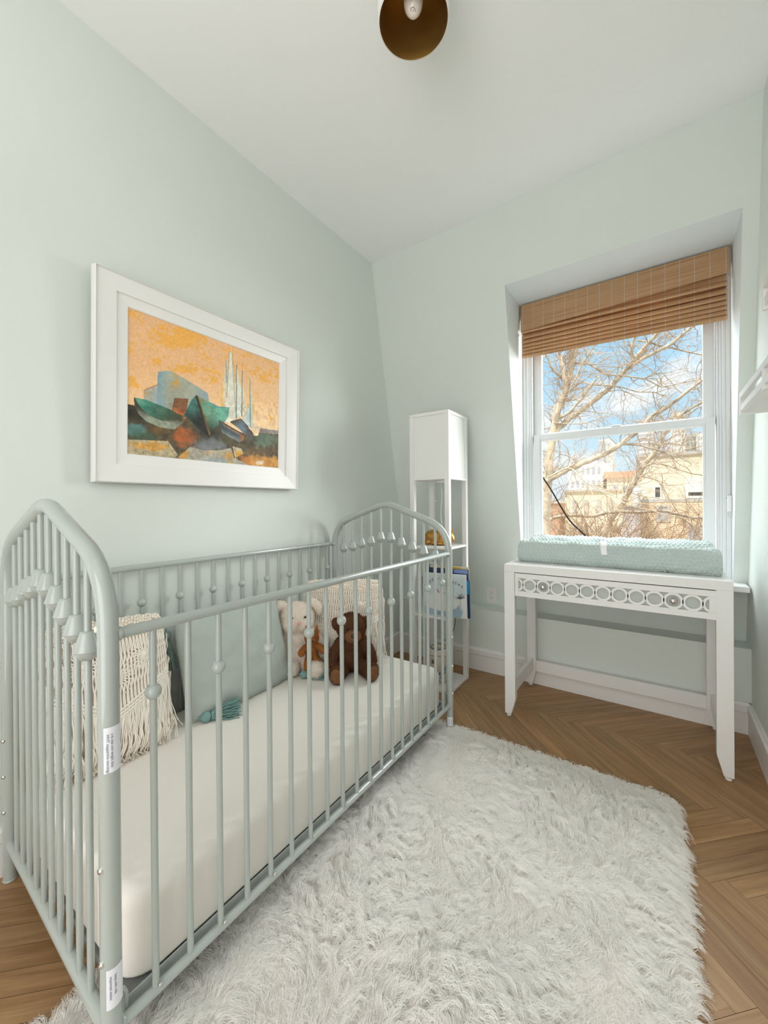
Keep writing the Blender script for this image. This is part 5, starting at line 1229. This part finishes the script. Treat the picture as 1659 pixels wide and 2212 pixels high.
b7 = building('city_tower', 'grey striped city tower left of the white one, above the cream house', -.62, 1.30, 62.0, 8.0, 12.2, M['towerg'], 'distant city towers'); window_rows(b7, -.5, 1.2, 2, 11.8, 1, 16, 62.0, .95, .4, M['winwhite'], 'floor_band')
b8 = building('city_tower', 'tallest white city tower above the cream house roof', 3.2, 4.5, 64.0, 8.0, 12.9, M['towerw'], 'distant city towers'); window_rows(b8, 3.3, 4.4, 3, 12.6, 3, 16, 64.0, .4, .5)
b9 = building('city_tower', 'pale gridded city tower farthest right above the cream house', 4.6, 9.5, 66.0, 8.0, 10.2, M['towerw'], 'distant city towers'); window_rows(b9, 4.7, 8.0, 3, 10.0, 9, 9, 66.0, .62, .6, M['pglass'])

# bare trees
def w4(a, b): return (1100+a/3.606, 680+b/3.606)
def branch_path(pts, Y0, Y1, w0, w1):
    n = len(pts); C = []; 
    for i, p in enumerate(pts):
        f = i/(n-1); Y = Y0+(Y1-Y0)*f; C.append(at(*w4(*p), Y))
    C = bezier_smooth(C, 5); d = (C-CAM) @ FW; f = np.linspace(0, 1, len(C))
    R_ = (w0+(w1-w0)*f)/3.606/FPX*d/2
    nz = RNG.normal(size=(len(C), 3))*R_[:, None]*.10; nz[0] = 0
    return C+nz, R_
def twigs(mb, C, R_, n, L, rng, r0=.007, spread=1.0, up=.25, depth=2):
    for _ in range(n):
        i = rng.integers(1, len(C)); p = C[i].copy(); t = C[i]-C[i-1]; t = t/(np.linalg.norm(t)+1e-9)
        d = t*.6+rng.normal(size=3)*spread*np.array([1, .8, 1])*.8+np.array([0, 0, up]); d /= np.linalg.norm(d)
        l = L*rng.uniform(.4, 1.2); k = 6; P = [p]
        for j in range(k):
            d = d+rng.normal(size=3)*.22; d /= np.linalg.norm(d); p = p+d*l/k; P.append(p)
        r = np.linspace(min(r0, R_[i]*.7), r0*.3, k+1); mb.tube(P, r, 4, caps=False)
        if depth > 0: twigs(mb, np.array(P), r, 3, l*.5, rng, r0*.6, spread, up*.5, depth-1)
def tree(name, label, limbs, seed, twn, twl, dense=1.0):
    rng = np.random.default_rng(seed); first = branch_path(*limbs[0])[0][0]
    base = (first[0], first[1], GZ); root = empty(name, base, label, 'tree', 'bare trees outside the window')
    tk = MB(); tw = MB()
    for i, (pts, Y0, Y1, wa, wb) in enumerate(limbs):
        C, R_ = branch_path(pts, Y0, Y1, wa, wb)
        if i == 0:
            C = np.vstack([[C[0]+np.array([rng.uniform(-.1, .1), 0, -(C[0][2]-GZ)])], [C[0]+np.array([.03, 0, -(C[0][2]-GZ)*.5])], C]); R_ = np.r_[R_[0]*1.5, R_[0]*1.2, R_]
        tk.tube(C, R_, 10 if wa > 20 else 6); Lm = np.linalg.norm(C[-1]-C[max(0, len(C)-1-len(pts)*5)])
        twigs(tw, C[2 if i == 0 else 0:], R_[2 if i == 0 else 0:], int(twn*Lm*dense), twl, rng)
    o = part(tk, 'trunk', M['bark'], root); part(tw, 'twigs', M['twig'], root)['kind'] = 'stuff'
T1 = [([(272, 1900), (283, 1600), (290, 1430), (305, 1250), (322, 1050), (345, 900), (385, 720), (437, 600), (468, 470), (492, 350), (525, 250), (560, 100), (590, -80)], 7.0, 7.4, 78, 38),
      ([(330, 950), (395, 690), (440, 570), (425, 470), (410, 370), (388, 290), (372, 200), (350, 50)], 7.05, 7.3, 40, 20),
      ([(425, 490), (380, 465), (345, 430), (318, 390), (308, 350), (288, 315), (265, 250)], 7.2, 6.8, 22, 12),
      ([(350, 920), (440, 830), (520, 770), (620, 700), (720, 620), (800, 550), (850, 490), (920, 420), (965, 365), (1040, 270), (1150, 150), (1240, 30)], 7.1, 8.2, 46, 26),
      ([(870, 470), (960, 360), (952, 290), (968, 200), (990, 150), (1020, 60)], 7.7, 7.5, 26, 18),
      ([(880, 450), (1000, 365), (1100, 312), (1200, 260), (1275, 215), (1340, 160), (1430, 90), (1530, 10)], 7.7, 8.6, 30, 20),
      ([(290, 1300), (420, 1220), (520, 1180), (640, 1130), (750, 1080), (840, 1030), (900, 980), (970, 930), (1060, 840), (1120, 780), (1200, 740), (1320, 650), (1420, 570), (1490, 520), (1600, 450)], 7.0, 8.4, 46, 22),
      ([(880, 1010), (1000, 1015), (1100, 1040), (1180, 1060), (1250, 1090), (1330, 1110), (1420, 1160)], 7.7, 8.0, 14, 6),
      ([(400, 800), (470, 760), (540, 680), (590, 620), (640, 545), (700, 480)], 7.1, 6.6, 26, 10),
      ([(470, 600), (560, 530), (650, 545), (800, 552), (900, 570), (1000, 600), (1140, 605), (1200, 640)], 7.2, 7.7, 14, 6),
      ([(470, 380), (600, 380), (650, 400), (750, 465), (850, 470), (1000, 490), (1060, 500), (1150, 545), (1200, 560), (1350, 530), (1480, 505)], 7.3, 7.9, 14, 7),
      ([(1000, 200), (1110, 220), (1170, 245), (1250, 255), (1350, 280), (1490, 310), (1600, 330)], 8.1, 8.4, 14, 9),
      ([(300, 1270), (460, 1195), (560, 1270), (640, 1330), (700, 1370), (800, 1400), (900, 1470)], 6.9, 6.5, 16, 6),
      ([(345, 840), (500, 850), (610, 840), (720, 800), (860, 750)], 7.0, 7.3, 9, 4),
      ([(480, 560), (530, 480), (560, 400), (600, 340), (660, 240)], 7.1, 6.8, 18, 12)]
tree('bare_tree', 'pale bare tree with a forked trunk at the left of the window view', T1, 31, 13, .75)
T2 = [([(700, 1850), (770, 1640), (860, 1500), (920, 1400), (980, 1290), (1040, 1190), (1110, 1100), (1165, 1020), (1190, 960), (1215, 910), (1290, 820), (1380, 750), (1520, 670)], 10.0, 10.6, 50, 18),
      ([(1040, 1195), (1090, 1165), (1150, 1160), (1250, 1180), (1400, 1230), (1510, 1252), (1600, 1290)], 10.1, 10.0, 15, 10),
      ([(1000, 1260), (1060, 1265), (1150, 1290), (1190, 1330), (1240, 1420), (1330, 1560), (1420, 1680)], 10.0, 9.6, 14, 7),
      ([(1160, 1030), (1230, 1000), (1320, 1010), (1400, 1030), (1520, 1070)], 10.3, 10.2, 10, 5),
      ([(1290, 1105), (1350, 1060), (1420, 1040), (1520, 1022)], 10.2, 10.2, 12, 8),
      ([(1190, 960), (1130, 900), (1060, 860), (980, 830)], 10.3, 10.5, 9, 4),
      ([(1290, 820), (1400, 770), (1480, 720), (1560, 690)], 10.4, 10.8, 12, 8)]
tree('bare_tree', 'leaning bare tree in front of the cream house outside the window', T2, 32, 10, .9)
T3 = [([(262, 1640), (330, 1590), (400, 1570), (520, 1562), (640, 1570), (750, 1545), (850, 1532), (1000, 1540), (1180, 1528), (1300, 1552), (1420, 1580), (1520, 1582)], 8.6, 9.2, 26, 22),
      ([(1310, 1560), (1400, 1620), (1460, 1700), (1540, 1790)], 9.1, 9.0, 20, 16), ([(1170, 1530), (1190, 1500), (1180, 1480)], 9.0, 9.0, 14, 8)]
tree('bare_tree', 'bare tree with a long level limb low across the window view', T3, 33, 8, .55)
def shrub(label, x0, x1, ztop, Y, n, seed):
    rng = np.random.default_rng(seed); a = at(*w4(x0, 1500), Y); b = at(*w4(x1, 1500), Y)
    root = empty('bare_shrub', ((a[0]+b[0])/2, Y, GZ), label, 'shrub', 'bare shrubs below the window'); mb = MB()
    zt = at(*w4(x0, ztop), Y)[2]
    for i in range(n):
        x = rng.uniform(a[0], b[0]); y = Y+rng.uniform(-1, 1); zb = -1.2 if i % 3 else GZ; H = zt-rng.uniform(0, 1.3)**1.5*.9
        P = [np.array([x, y, zb])]; d = np.array([rng.normal()*.25, rng.normal()*.2, 1.0]); k = 8
        for j in range(k): d = d+np.array([rng.normal()*.18, rng.normal()*.12, -.02*j]); P.append(P[-1]+d/np.linalg.norm(d)*(H-zb)/k)
        r = np.linspace(.012, .004, k+1); mb.tube(P, r, 4, caps=False); twigs(mb, np.array(P[4:]), r[4:], 7, .38, rng, .0055, 1.2, .2, 1)
    part(mb, 'stems', M['brush'], root)['kind'] = 'stuff'
shrub('tangle of bare brown shrub stems low in the middle of the window view', 520, 1010, 1330, 8.0, 240, 41)
shrub('thin bare shrub stems in front of the left tree trunk', 262, 520, 1520, 7.8, 90, 42)
shrub('sparse bare shrub stems in front of the tan brick wall', 1010, 1540, 1640, 12.0, 90, 43)
cb = MB(); C_ = [at(*w4(*p), Y) for p, Y in (((200, 1160), 5.6), ((262, 1265), 5.4), ((330, 1370), 5.2), ((400, 1490), 5.0), ((470, 1600), 4.8), ((560, 1690), 4.6), ((660, 1775), 4.4), ((800, 1880), 4.2))]
cb.tube(bezier_smooth(C_, 6), .0085, 8); tag(cb.build('utility_cable', mat('black_cable_rubber', (0.012, 0.010, 0.010, 1), 1.0, spec=0.0)), 'black utility cable drooping across the lower left window pane', 'cable')
